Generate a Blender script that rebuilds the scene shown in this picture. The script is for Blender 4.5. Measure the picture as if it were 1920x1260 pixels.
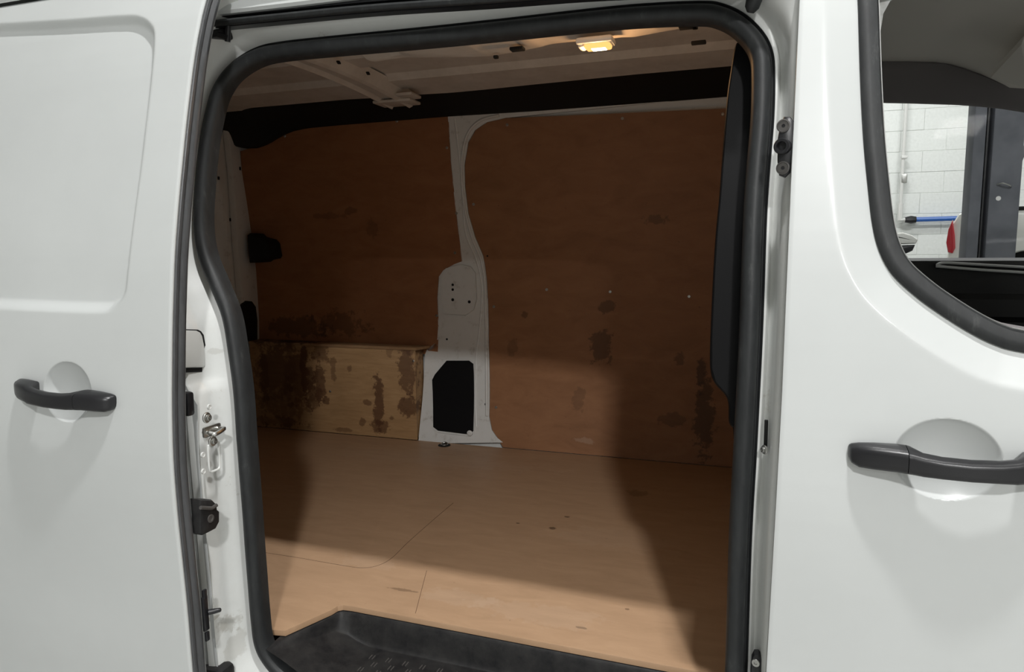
import bpy, bmesh, math, random
import numpy as np
from mathutils import Vector, Matrix, geometry

random.seed(7)
rng = np.random.default_rng(7)
scene = bpy.context.scene
COL = scene.collection
for o in list(bpy.data.objects):
    bpy.data.objects.remove(o)

# ------------------------------------------------------------------ camera
FPX = 1340.0
CAM = np.array([0.0, -1.154, 1.48])


def cam_axes(vx=(-2950, 500), vz=(1060, 11430)):
    a = np.array([vx[0] - 960, vx[1] - 630, FPX], float)
    X = -a / np.linalg.norm(a)
    d = np.array([vz[0] - 960, vz[1] - 630, FPX], float)
    d -= d.dot(X) * X
    Z = -d / np.linalg.norm(d)
    return np.array([X, np.cross(Z, X), Z])


R = cam_axes()
cd = bpy.data.cameras.new('camera')
cam = bpy.data.objects.new('camera', cd)
COL.objects.link(cam)
cd.sensor_width = 36.0
cd.lens = FPX / 1920 * 36
cd.clip_start = 0.02
m = Matrix.Identity(4)
for i in range(3):
    m[i][0] = R[i][0]
    m[i][1] = -R[i][1]
    m[i][2] = -R[i][2]
    m[i][3] = CAM[i]
cam.matrix_world = m
scene.camera = cam

# ------------------------------------------------------------------ world, exposure
w = bpy.data.worlds.new('world')
scene.world = w
w.use_nodes = True
w.node_tree.nodes['Background'].inputs[0].default_value = (0.9, 0.95, 1, 1)
w.node_tree.nodes['Background'].inputs[1].default_value = 0.2
scene.view_settings.view_transform = 'Standard'
scene.view_settings.look = 'None'
scene.view_settings.exposure = -0.12
scene.view_settings.gamma = 1.0
scene.view_settings.use_curve_mapping = False
scene.cycles.use_denoising = True
scene.cycles.max_bounces = 8
scene.cycles.diffuse_bounces = 5
scene.cycles.transparent_max_bounces = 12
scene.cycles.caustics_reflective = False
scene.cycles.caustics_refractive = False

# ceiling battens: (x, y, size along x, size along y, power)
BATTENS = [(0.2, -0.62, 0.3, 0.10, 104), (1.46, -4.4, 0.3, 0.4, 290), (3.0, -8.8, 0.5, 0.3, 150),
           (2.6, 4.6, 1.5, 0.16, 120), (0.6, 6.0, 1.5, 0.16, 88)]  # this last pair is added to brighten the garage beyond the van
LIGHT_Z = 4.5


# ------------------------------------------------------------------ helpers
def at(px, py, axis, val):
    """point where the sight line of a pixel meets the plane axis = val"""
    d = R @ np.array([px - 960, py - 630, FPX])
    t = (val - CAM[axis]) / d[axis]
    return CAM + t * d


def on_surf(px, py, yf, it=12):
    y = 0.1
    for _ in range(it):
        p = at(px, py, 1, y)
        y = float(yf(p[2]))
    return at(px, py, 1, y)


def sstep(a, b, x):
    t = np.clip((np.asarray(x, float) - a) / (b - a), 0, 1)
    return t * t * (3 - 2 * t)


def catmull(pts, n=6, closed=False):
    P = [np.array(p, float) for p in pts]
    out = []
    N = len(P)
    rngs = range(N if closed else N - 1)
    for i in rngs:
        if closed:
            p0, p1, p2, p3 = P[(i - 1) % N], P[i], P[(i + 1) % N], P[(i + 2) % N]
        else:
            p0, p1, p2, p3 = P[max(i - 1, 0)], P[i], P[i + 1], P[min(i + 2, N - 1)]
        for k in range(n):
            t = k / n
            out.append(0.5 * ((2 * p1) + (-p0 + p2) * t + (2 * p0 - 5 * p1 + 4 * p2 - p3) * t * t
                              + (-p0 + 3 * p1 - 3 * p2 + p3) * t ** 3))
    if not closed:
        out.append(P[-1])
    return np.array(out)


def poly_sdf(px, pz, poly):
    """signed distance (negative inside) of grids px, pz to a polygon"""
    poly = np.asarray(poly)
    d = np.full(px.shape, 1e9)
    inside = np.zeros(px.shape, bool)
    n = len(poly)
    for i in range(n):
        a = poly[i]
        b = poly[(i + 1) % n]
        e = b - a
        wx, wz = px - a[0], pz - a[1]
        L = e.dot(e)
        if L < 1e-14:
            continue
        t = np.clip((wx * e[0] + wz * e[1]) / L, 0, 1)
        d = np.minimum(d, np.hypot(wx - t * e[0], wz - t * e[1]))
        c = (a[1] > pz) != (b[1] > pz)
        with np.errstate(divide='ignore', invalid='ignore'):
            xx = (b[0] - a[0]) * (pz - a[1]) / (b[1] - a[1] + 1e-15) + a[0]
        inside ^= c & (px < xx)
    return np.where(inside, -d, d)


ROOTS = {}


def root_loc(o):
    while o.parent:
        o = o.parent
    return np.array(ROOTS.get(o.name, (0, 0, 0)))


def link(me, name, mat, parent=None, smooth=30):
    o = bpy.data.objects.new(name, me)
    COL.objects.link(o)
    if parent is not None:
        o.parent = parent
        off = root_loc(parent)
        if np.any(off):
            me.transform(Matrix.Translation(Vector(-off)))
    if mat is not None:
        me.materials.append(mat)
    if smooth:
        me.polygons.foreach_set('use_smooth', [True] * len(me.polygons))
        me.set_sharp_from_angle(angle=math.radians(smooth))
    me.update()
    return o


def mesh_obj(name, verts, faces, mat, parent=None, smooth=30, fix=False):
    me = bpy.data.meshes.new(name)
    me.from_pydata([tuple(map(float, v)) for v in verts], [], [tuple(f) for f in faces])
    me.validate()
    if fix:
        bm = bmesh.new()
        bm.from_mesh(me)
        bmesh.ops.remove_doubles(bm, verts=bm.verts, dist=1e-6)
        bmesh.ops.recalc_face_normals(bm, faces=bm.faces)
        bm.to_mesh(me)
        bm.free()
    return link(me, name, mat, parent, smooth)


class MB:
    def __init__(self):
        self.bm = bmesh.new()

    def box(self, c, s, bevel=0.0, rot=None, seg=2):
        bm2 = bmesh.new()
        bmesh.ops.create_cube(bm2, size=1)
        bmesh.ops.scale(bm2, vec=Vector(s), verts=bm2.verts)
        if bevel > 0:
            bmesh.ops.bevel(bm2, geom=bm2.edges[:], offset=bevel, segments=seg, profile=0.5, affect='EDGES')
        M = Matrix.Translation(Vector(c))
        if rot is not None:
            M = M @ rot
        bmesh.ops.transform(bm2, matrix=M, verts=bm2.verts)
        self._merge(bm2)
        return self

    def _merge(self, bm2):
        me = bpy.data.meshes.new('tmp')
        bm2.to_mesh(me)
        bm2.free()
        self.bm.from_mesh(me)
        bpy.data.meshes.remove(me)

    def lathe(self, prof, c, axis=(0, 0, 1), n=16):
        """prof: list of (r, h) along axis"""
        bm2 = bmesh.new()
        rings = []
        for r, h in prof:
            if r < 1e-6:
                rings.append([bm2.verts.new((0, 0, h))])
            else:
                rings.append([bm2.verts.new((r * math.cos(2 * math.pi * k / n), r * math.sin(2 * math.pi * k / n), h))
                              for k in range(n)])
        for a, b in zip(rings[:-1], rings[1:]):
            for k in range(n):
                k2 = (k + 1) % n
                if len(a) == 1 and len(b) == 1:
                    continue
                if len(a) == 1:
                    bm2.faces.new((a[0], b[k2], b[k]))
                elif len(b) == 1:
                    bm2.faces.new((a[k], a[k2], b[0]))
                else:
                    bm2.faces.new((a[k], a[k2], b[k2], b[k]))
        bmesh.ops.recalc_face_normals(bm2, faces=bm2.faces)
        q = Vector((0, 0, 1)).rotation_difference(Vector(axis).normalized())
        bmesh.ops.transform(bm2, matrix=Matrix.Translation(Vector(c)) @ q.to_matrix().to_4x4(), verts=bm2.verts)
        self._merge(bm2)
        return self

    def tube(self, pts, r, n=10, caps=True):
        pts = [Vector(p) for p in pts]
        bm2 = bmesh.new()
        rings = []
        up = None
        for i, p in enumerate(pts):
            t = (pts[min(i + 1, len(pts) - 1)] - pts[max(i - 1, 0)]).normalized()
            if up is None:
                up = t.orthogonal().normalized()
            up = (up - t * up.dot(t)).normalized()
            s = t.cross(up)
            rr = r[i] if isinstance(r, (list, tuple)) else r
            rings.append([bm2.verts.new(p + (up * math.cos(2 * math.pi * k / n) + s * math.sin(2 * math.pi * k / n)) * rr)
                          for k in range(n)])
        for a, b in zip(rings[:-1], rings[1:]):
            for k in range(n):
                bm2.faces.new((a[k], a[(k + 1) % n], b[(k + 1) % n], b[k]))
        if caps:
            bm2.faces.new(rings[0][::-1])
            bm2.faces.new(rings[-1])
        bmesh.ops.recalc_face_normals(bm2, faces=bm2.faces)
        self._merge(bm2)
        return self

    def prism(self, poly, fn, d0, d1, bevel=0.0):
        """poly 2D points; fn(u, v, d) -> 3D; solid between d0 and d1"""
        bm2 = bmesh.new()
        a = [bm2.verts.new(fn(u, v, d0)) for u, v in poly]
        b = [bm2.verts.new(fn(u, v, d1)) for u, v in poly]
        n = len(poly)
        bm2.faces.new(a[::-1])
        fb = bm2.faces.new(b)
        for i in range(n):
            bm2.faces.new((a[i], a[(i + 1) % n], b[(i + 1) % n], b[i]))
        bmesh.ops.recalc_face_normals(bm2, faces=bm2.faces)
        if bevel > 0:
            es = [e for e in fb.edges]
            bmesh.ops.bevel(bm2, geom=es, offset=bevel, segments=2, profile=0.5, affect='EDGES')
        self._merge(bm2)
        return self

    def done(self, name, mat, parent=None, smooth=30):
        me = bpy.data.meshes.new(name)
        self.bm.to_mesh(me)
        self.bm.free()
        return link(me, name, mat, parent, smooth)


def grid_obj(name, V, mat, parent=None, smooth=40, mask=None, flip=False, closed_u=False):
    """V: array (nu, nv, 3)"""
    nu, nv = V.shape[:2]
    idx = np.arange(nu * nv).reshape(nu, nv)
    faces = []
    for i in range(nu if closed_u else nu - 1):
        i2 = (i + 1) % nu
        for j in range(nv - 1):
            if mask is not None and not mask[i, j]:
                continue
            f = (idx[i, j], idx[i2, j], idx[i2, j + 1], idx[i, j + 1])
            faces.append(f[::-1] if flip else f)
    return mesh_obj(name, V.reshape(-1, 3), faces, mat, parent, smooth)


def sweep_obj(name, pts, us, vs, prof, mat, parent=None, closed=False, smooth=40):
    """sweep a closed 2D profile [(u,v)] along pts with frames us, vs"""
    n = len(prof)
    V = []
    for p, u, v in zip(pts, us, vs):
        for a, b in prof:
            V.append(p + u * a + v * b)
    N = len(pts)
    F = []
    for i in range(N if closed else N - 1):
        i2 = (i + 1) % N
        for k in range(n):
            k2 = (k + 1) % n
            F.append((i * n + k, i * n + k2, i2 * n + k2, i2 * n + k))
    if not closed:
        F.append(tuple(range(n - 1, -1, -1)))
        F.append(tuple((N - 1) * n + k for k in range(n)))
    return mesh_obj(name, V, F, mat, parent, smooth, fix=True)


def sheet(name, poly, yf, thick, mat, parent=None, dz=0.05, smooth=40, bevel=0.0):
    """flat polygon in (x, z) bent onto y = yf(z), given a thickness towards -y (towards the viewer)"""
    P = np.array([(float(p[0]), float(p[1])) for p in poly])
    keep = [i for i in range(len(P)) if np.hypot(*(P[i] - P[i - 1])) > 1e-5]
    P = P[keep]
    n = len(P)
    # interior points so that the board can bend
    gx, gz_ = np.meshgrid(np.arange(P[:, 0].min() + dz / 2, P[:, 0].max(), dz), np.arange(P[:, 1].min() + dz / 2, P[:, 1].max(), dz))
    gx, gz_ = gx.ravel(), gz_.ravel()
    ok = poly_sdf(gx, gz_, P) < -0.25 * dz
    # extra points along long edges
    bpts = []
    for i in range(n):
        a, b_ = P[i], P[(i + 1) % n]
        k = max(1, int(np.hypot(*(b_ - a)) / dz))
        bpts += [a + (b_ - a) * t / k for t in range(k)]
    nb = len(bpts)
    V2 = [Vector(p) for p in bpts] + [Vector((x, z)) for x, z in zip(gx[ok], gz_[ok])]
    res = geometry.delaunay_2d_cdt(V2, [(i, (i + 1) % nb) for i in range(nb)], [list(range(nb))], 1, 1e-6)
    rv, re_, rf = res[0], res[1], res[2]
    m_ = len(rv)
    V3 = [(v[0], float(yf(v[1])), v[1]) for v in rv] + [(v[0], float(yf(v[1])) - thick, v[1]) for v in rv]
    cnt = {}
    for f in rf:
        for i in range(len(f)):
            cnt.setdefault(frozenset((f[i], f[(i + 1) % len(f)])), []).append((f[i], f[(i + 1) % len(f)]))
    Fs = [tuple(f) for f in rf] + [tuple(i + m_ for i in f[::-1]) for f in rf]
    for e_ in cnt.values():
        if len(e_) == 1:
            i, j = e_[0]
            Fs.append((j, i, i + m_, j + m_))
    return mesh_obj(name, V3, Fs, mat, parent, smooth, fix=True)


def empty(name, loc, label, cat, group=None):
    o = bpy.data.objects.new(name, None)
    COL.objects.link(o)
    o.location = loc
    o.empty_display_size = 0.1
    ROOTS[o.name] = loc
    tag(o, label, cat, group)
    return o


def tag(o, label=None, cat=None, group=None, kind=None):
    if label:
        o['label'] = label
    if cat:
        o['category'] = cat
    if group:
        o['group'] = group
    if kind:
        o['kind'] = kind
    return o


# ------------------------------------------------------------------ materials
def new_mat(name, col=(0.8, 0.8, 0.8), rough=0.5, metal=0.0, coat=0.0, spec=0.5):
    mt = bpy.data.materials.new(name)
    mt.use_nodes = True
    b = mt.node_tree.nodes['Principled BSDF']
    b.inputs['Base Color'].default_value = (*col, 1)
    b.inputs['Roughness'].default_value = rough
    b.inputs['Metallic'].default_value = metal
    b.inputs['Coat Weight'].default_value = coat
    b.inputs['Specular IOR Level'].default_value = spec
    return mt, mt.node_tree, b


def noise_node(nt, scale, detail=3, rough=0.5, vec=None, dist=0.0):
    n = nt.nodes.new('ShaderNodeTexNoise')
    n.inputs['Scale'].default_value = scale
    n.inputs['Detail'].default_value = detail
    n.inputs['Roughness'].default_value = rough
    n.inputs['Distortion'].default_value = dist
    if vec is not None:
        nt.links.new(vec, n.inputs['Vector'])
    return n


def ramp(nt, src, stops):
    r = nt.nodes.new('ShaderNodeValToRGB')
    while len(r.color_ramp.elements) < len(stops):
        r.color_ramp.elements.new(0.5)
    for e, (p, c) in zip(r.color_ramp.elements, stops):
        e.position = p
        e.color = (*c, 1) if len(c) == 3 else c
    nt.links.new(src, r.inputs[0])
    return r


def world_coords(nt, scale=(1, 1, 1)):
    g = nt.nodes.new('ShaderNodeNewGeometry')
    mp = nt.nodes.new('ShaderNodeMapping')
    mp.inputs['Scale'].default_value = scale
    nt.links.new(g.outputs['Position'], mp.inputs['Vector'])
    return mp.outputs['Vector']


def bump(nt, b, src, strength=0.1, dist=0.01):
    bp = nt.nodes.new('ShaderNodeBump')
    bp.inputs['Strength'].default_value = strength
    bp.inputs['Distance'].default_value = dist
    nt.links.new(src, bp.inputs['Height'])
    nt.links.new(bp.outputs['Normal'], b.inputs['Normal'])


def mixcol(nt, fac, a, b, mode='MIX'):
    mx = nt.nodes.new('ShaderNodeMix')
    mx.data_type = 'RGBA'
    mx.blend_type = mode
    for key, v in ((0, fac), (6, a), (7, b)):
        if isinstance(v, (float, int)):
            mx.inputs[key].default_value = v
        elif isinstance(v, tuple):
            mx.inputs[key].default_value = (*v, 1)
        else:
            nt.links.new(v, mx.inputs[key])
    return mx.outputs[2]


def mth(nt, op, a, b=None):
    n = nt.nodes.new('ShaderNodeMath')
    n.operation = op
    for i, v in enumerate((a, b)):
        if v is None:
            continue
        if isinstance(v, (int, float)):
            n.inputs[i].default_value = v
        else:
            nt.links.new(v, n.inputs[i])
    return n.outputs[0]


def add_stains(nt, col, stains, dark, wob=0.05, wscale=22):
    """stains: (x, y, z, rx, ry, rz, strength) in world space, edges broken up by noise"""
    g = nt.nodes.new('ShaderNodeNewGeometry')
    nz = noise_node(nt, wscale, 5, 0.65)
    nt.links.new(g.outputs['Position'], nz.inputs['Vector'])
    n2 = noise_node(nt, 60, 4, 0.7)
    nt.links.new(g.outputs['Position'], n2.inputs['Vector'])
    for (x, y, z, rx, ry, rz, s) in stains:
        sub = nt.nodes.new('ShaderNodeVectorMath')
        sub.operation = 'SUBTRACT'
        nt.links.new(g.outputs['Position'], sub.inputs[0])
        sub.inputs[1].default_value = (x, y, z)
        mul = nt.nodes.new('ShaderNodeVectorMath')
        mul.operation = 'MULTIPLY'
        nt.links.new(sub.outputs[0], mul.inputs[0])
        mul.inputs[1].default_value = (1 / rx, 1 / ry, 1 / rz)
        ln = nt.nodes.new('ShaderNodeVectorMath')
        ln.operation = 'LENGTH'
        nt.links.new(mul.outputs[0], ln.inputs[0])
        d = mth(nt, 'ADD', ln.outputs['Value'], mth(nt, 'MULTIPLY', mth(nt, 'SUBTRACT', nz.outputs['Fac'], 0.5), 2.6))
        d = mth(nt, 'ADD', d, mth(nt, 'MULTIPLY', mth(nt, 'SUBTRACT', n2.outputs['Fac'], 0.5), 1.2))
        mr = nt.nodes.new('ShaderNodeMapRange')
        mr.interpolation_type = 'SMOOTHSTEP'
        nt.links.new(d, mr.inputs['Value'])
        mr.inputs['From Min'].default_value = 1.1
        mr.inputs['From Max'].default_value = 0.75
        mr.inputs['To Max'].default_value = abs(s)
        col = mixcol(nt, mr.outputs[0], col, dark if s > 0 else (0.62, 0.5, 0.4))
    return col


# white paint, slightly dusty
PAINT, nt, b = new_mat('white_paint', (0.62, 0.64, 0.63), 0.32, coat=0.35)
b.inputs['Coat Roughness'].default_value = 0.12
n = noise_node(nt, 3.0, 4, 0.6, world_coords(nt))
r = ramp(nt, n.outputs['Fac'], [(0.3, (0.60, 0.62, 0.615)), (0.7, (0.635, 0.655, 0.65))])
nt.links.new(r.outputs[0], b.inputs['Base Color'])
STEEL, nt, b = new_mat('white_steel_inside', (0.6, 0.6, 0.58), 0.4)
n = noise_node(nt, 25, 5, 0.7, world_coords(nt))
r = ramp(nt, n.outputs['Fac'], [(0.25, (0.45, 0.43, 0.4)), (0.42, (0.62, 0.62, 0.6)), (1, (0.66, 0.66, 0.65))])
nt.links.new(r.outputs[0], b.inputs['Base Color'])
JAMB, nt, b = new_mat('white_jamb_paint', (0.72, 0.74, 0.73), 0.35, coat=0.2)
n = noise_node(nt, 14, 6, 0.75, world_coords(nt))
r = ramp(nt, n.outputs['Fac'], [(0.22, (0.42, 0.39, 0.33)), (0.36, (0.7, 0.71, 0.69)), (1, (0.76, 0.78, 0.77))])
def jst(px, py, rx, rz, s_):
    p = at(px, py, 0, -1.06)
    return (p[0], p[1], p[2], 0.3, rx, rz, s_)


c_j = add_stains(nt, r.outputs[0], [jst(455, 1170, 0.03, 0.025, 0.32), jst(425, 1195, 0.05, 0.02, 0.2), jst(465, 1215, 0.03, 0.03, 0.25), jst(383, 1090, 0.004, 0.05, 0.45), jst(391, 1120, 0.003, 0.035, 0.35),
                                   jst(415, 1175, 0.05, 0.004, 0.5), jst(440, 660, 0.02, 0.008, 0.2)], (0.25, 0.22, 0.16))
nt.links.new(c_j, b.inputs['Base Color'])
ROOFPAINT, nt, b = new_mat('roof_inner_paint', (0.46, 0.42, 0.37), 0.5)
n = noise_node(nt, 9, 5, 0.7, world_coords(nt))
r = ramp(nt, n.outputs['Fac'], [(0.3, (0.55, 0.50, 0.44)), (0.65, (0.68, 0.63, 0.57))])
nt.links.new(r.outputs[0], b.inputs['Base Color'])
RUBBER, nt, b = new_mat('black_rubber', (0.03, 0.03, 0.03), 0.5, spec=0.35)
n = noise_node(nt, 45, 5, 0.75, world_coords(nt, (1, 1, 0.25)))
r = ramp(nt, n.outputs['Fac'], [(0.3, (0.016, 0.017, 0.018)), (0.6, (0.027, 0.029, 0.030)), (0.8, (0.075, 0.077, 0.076))])
nt.links.new(r.outputs[0], b.inputs['Base Color'])
STRIP, nt, b = new_mat('door_edge_rubber', (0.06, 0.062, 0.066), 0.38)
n = noise_node(nt, 30, 5, 0.75, world_coords(nt, (1, 1, 0.2)))
r = ramp(nt, n.outputs['Fac'], [(0.3, (0.045, 0.046, 0.048)), (0.7, (0.09, 0.092, 0.096)), (0.85, (0.2, 0.2, 0.2))])
nt.links.new(r.outputs[0], b.inputs['Base Color'])
PLASTIC, nt, b = new_mat('black_plastic', (0.014, 0.014, 0.016), 0.33)
n = noise_node(nt, 900, 2, 0.5, world_coords(nt))
bump(nt, b, n.outputs['Fac'], 0.08, 0.001)
TRIM = new_mat('black_trim', (0.007, 0.007, 0.007), 0.6, spec=0.3)[0]
TRIMG = new_mat('black_gloss_trim', (0.006, 0.006, 0.0065), 0.5, spec=0.12)[0]
TRAY, nt, b = new_mat('black_step_plastic', (0.03, 0.03, 0.032), 0.55, spec=0.3)
n = noise_node(nt, 18, 6, 0.7, world_coords(nt))
r = ramp(nt, n.outputs['Fac'], [(0.35, (0.010, 0.010, 0.011)), (0.7, (0.032, 0.031, 0.030))])
nt.links.new(r.outputs[0], b.inputs['Base Color'])
n = noise_node(nt, 500, 2, 0.5, world_coords(nt))
bump(nt, b, n.outputs['Fac'], 0.2, 0.001)
TREAD = new_mat('worn_tread_plastic', (0.075, 0.07, 0.066), 0.6)[0]
CHROME = new_mat('bright_metal', (0.65, 0.65, 0.63), 0.22, metal=1.0)[0]
SILVER = new_mat('silver_trim', (0.85, 0.85, 0.85), 0.3)[0]
ZINC = new_mat('zinc_metal', (0.5, 0.5, 0.48), 0.38, metal=1.0)[0]
HOLE = new_mat('dark_hole', (0.004, 0.004, 0.004), 0.9)[0]
HEAD, nt, b = new_mat('headliner_cloth', (0.8, 0.755, 0.69), 0.95, spec=0.1)
n = noise_node(nt, 400, 2, 0.5, world_coords(nt))
bump(nt, b, n.outputs['Fac'], 0.15, 0.001)
HEADDARK = new_mat('dark_pillar_cloth', (0.24, 0.22, 0.22), 0.95, spec=0.1)[0]
DOORTRIM = new_mat('cab_trim_black', (0.012, 0.011, 0.011), 0.55)[0]
LIFT, nt, b = new_mat('lift_grey_paint', (0.13, 0.14, 0.16), 0.65, spec=0.25)
n = noise_node(nt, 6, 4, 0.6, world_coords(nt))
r = ramp(nt, n.outputs['Fac'], [(0.3, (0.105, 0.11, 0.125)), (0.7, (0.16, 0.165, 0.185))])
nt.links.new(r.outputs[0], b.inputs['Base Color'])
BLUE = new_mat('blue_hose', (0.03, 0.12, 0.42), 0.35)[0]
PIPEW = new_mat('white_pipe', (0.7, 0.7, 0.68), 0.4)[0]
RED = new_mat('red_lens', (0.45, 0.02, 0.03), 0.15, coat=0.5)[0]
TYRE = new_mat('tyre', (0.02, 0.02, 0.02), 0.8)[0]
CARWHITE = new_mat('car_white', (0.72, 0.72, 0.68), 0.25, coat=0.5)[0]
DARKGLASS = new_mat('dark_glass', (0.015, 0.018, 0.02), 0.05)[0]
WALLW, nt, b = new_mat('painted_block', (0.78, 0.8, 0.78), 0.6)
n = noise_node(nt, 40, 5, 0.7, world_coords(nt))
r = ramp(nt, n.outputs['Fac'], [(0.25, (0.7, 0.72, 0.7)), (0.6, (0.8, 0.82, 0.8))])
nt.links.new(r.outputs[0], b.inputs['Base Color'])
bump(nt, b, n.outputs['Fac'], 0.3, 0.01)
MORTAR = new_mat('mortar', (0.78, 0.8, 0.78), 0.8)[0]
ROOMW = new_mat('garage_white', (0.78, 0.79, 0.77), 0.8)[0]
CEILM = new_mat('garage_ceiling', (0.7, 0.71, 0.7), 0.9)[0]
CONC, nt, b = new_mat('concrete_floor', (0.3, 0.3, 0.29), 0.5)
n = noise_node(nt, 2, 6, 0.65, world_coords(nt))
r = ramp(nt, n.outputs['Fac'], [(0.3, (0.40, 0.40, 0.385)), (0.7, (0.52, 0.52, 0.50))])
nt.links.new(r.outputs[0], b.inputs['Base Color'])
# glass pane: clear with a faint reflection
GLASS = bpy.data.materials.new('window_glass')
GLASS.use_nodes = True
nt = GLASS.node_tree
nt.nodes.clear()
out = nt.nodes.new('ShaderNodeOutputMaterial')
mx = nt.nodes.new('ShaderNodeMixShader')
tr = nt.nodes.new('ShaderNodeBsdfTransparent')
tr.inputs[0].default_value = (0.96, 0.965, 0.965, 1)
gl = nt.nodes.new('ShaderNodeBsdfGlossy')
gl.inputs['Roughness'].default_value = 0.02
fr = nt.nodes.new('ShaderNodeFresnel')
fr.inputs['IOR'].default_value = 1.014
nt.links.new(fr.outputs[0], mx.inputs[0])
nt.links.new(tr.outputs[0], mx.inputs[1])
nt.links.new(gl.outputs[0], mx.inputs[2])
nt.links.new(mx.outputs[0], out.inputs[0])


def emit_mat(name, col, s):
    mt = bpy.data.materials.new(name)
    mt.use_nodes = True
    nt = mt.node_tree
    nt.nodes.clear()
    o = nt.nodes.new('ShaderNodeOutputMaterial')
    e = nt.nodes.new('ShaderNodeEmission')
    e.inputs[0].default_value = (*col, 1)
    e.inputs[1].default_value = s
    nt.links.new(e.outputs[0], o.inputs[0])
    return mt


def wood_mat(name, lo, mid, hi, stains, grain=(1.2, 8, 9), rough=0.6, dark=(0.05, 0.025, 0.012), speck=0.5,
             gscale=6.0):
    mt, nt, b = new_mat(name, mid, rough, spec=0.3)
    v = world_coords(nt, grain)
    n1 = noise_node(nt, gscale, 6, 0.65, v, 0.6)
    r = ramp(nt, n1.outputs['Fac'], [(0.28, lo), (0.5, mid), (0.75, hi)])
    n2 = noise_node(nt, 1.7, 4, 0.6, world_coords(nt))
    c = mixcol(nt, mth(nt, 'MULTIPLY', n2.outputs['Fac'], 0.45), r.outputs[0], lo)
    n3 = noise_node(nt, 55, 3, 0.6, world_coords(nt))
    sp = ramp(nt, n3.outputs['Fac'], [(0.70, (0, 0, 0)), (0.78, (1, 1, 1))])
    c = mixcol(nt, mth(nt, 'MULTIPLY', sp.outputs[0], speck), c, dark)
    # fine scratches
    n4 = noise_node(nt, 5, 2, 0.5, world_coords(nt, (3, 30, 60)), 0.3)
    sc = ramp(nt, n4.outputs['Fac'], [(0.69, (0, 0, 0)), (0.72, (1, 1, 1))])
    c = mixcol(nt, mth(nt, 'MULTIPLY', sc.outputs[0], 0.22), c, hi)
    c = add_stains(nt, c, stains, dark)
    nt.links.new(c, b.inputs['Base Color'])
    n5 = noise_node(nt, 180, 3, 0.6, world_coords(nt))
    bump(nt, b, n5.outputs['Fac'], 0.12, 0.002)
    return mt


# ------------------------------------------------------------------ shape of the van side
ST = [(0.30, 0.05), (0.45, 0.025), (0.638, 0.016), (0.770, 0.014), (0.863, 0.010), (0.975, 0.005), (1.082, 0.004), (1.186, 0.010),
      (1.328, 0.024), (1.470, 0.042), (1.571, 0.061), (1.725, 0.094), (1.862, 0.128), (1.971, 0.165), (2.06, 0.215),
      (2.12, 0.275), (2.17, 0.37), (2.20, 0.55), (2.22, 0.95)]
SZ = np.array([p[0] for p in ST])
SY = np.array([p[1] for p in ST])


def S(z):
    z = np.asarray(z, float)
    return (np.interp(z - 0.03, SZ, SY) + np.interp(z, SZ, SY) + np.interp(z + 0.03, SZ, SY)) / 3


def F(z):                      # plane of the seal flange
    return S(z) + 0.10


GT = [(0.55, 1.745), (0.60, 1.75), (0.68, 1.775), (0.80, 1.81), (0.95, 1.838), (1.1, 1.853), (1.4, 1.85), (1.7, 1.81),
      (2.04, 1.755), (2.2, 1.70)]


def G(z):                      # plywood face of the far wall
    z = np.asarray(z, float)
    zz, yy = [p[0] for p in GT], [p[1] for p in GT]
    return (np.interp(z - 0.04, zz, yy) + np.interp(z, zz, yy) + np.interp(z + 0.04, zz, yy)) / 3


FLOOR = 0.60
VAN = (-1.0, 0.97, 0.0)
van = empty('van', VAN, 'white panel van with its side door slid open on an empty load space', 'van')

# ================================================================== garage (setting)
GX0, GX1, GY0, GY1, GZ = -7.0, 9.0, -12.0, 8.0, 4.7


def struct(name, c, s, mat):
    o = MB().box(c, s).done(name, mat, None, 0)
    tag(o, kind='structure')
    return o


struct('floor', ((GX0 + GX1) / 2, (GY0 + GY1) / 2, -0.05), (GX1 - GX0, GY1 - GY0, 0.1), CONC)
struct('ceiling', ((GX0 + GX1) / 2, (GY0 + GY1) / 2, GZ + 0.05), (GX1 - GX0, GY1 - GY0, 0.1), CEILM)
struct('wall_left', (GX0 - 0.05, (GY0 + GY1) / 2, GZ / 2), (0.1, GY1 - GY0, GZ), ROOMW)
struct('wall_right', (GX1 + 0.05, (GY0 + GY1) / 2, GZ / 2), (0.1, GY1 - GY0, GZ), ROOMW)
struct('wall_front', ((GX0 + GX1) / 2, GY0 - 0.05, GZ / 2), (GX1 - GX0 + 0.2, 0.1, GZ), ROOMW)
wb = struct('wall_back', ((GX0 + GX1) / 2, GY1 + 0.032, GZ / 2), (GX1 - GX0 + 0.2, 0.1, GZ), MORTAR)
tag(wb, 'white painted concrete block wall at the back of the garage')
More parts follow.
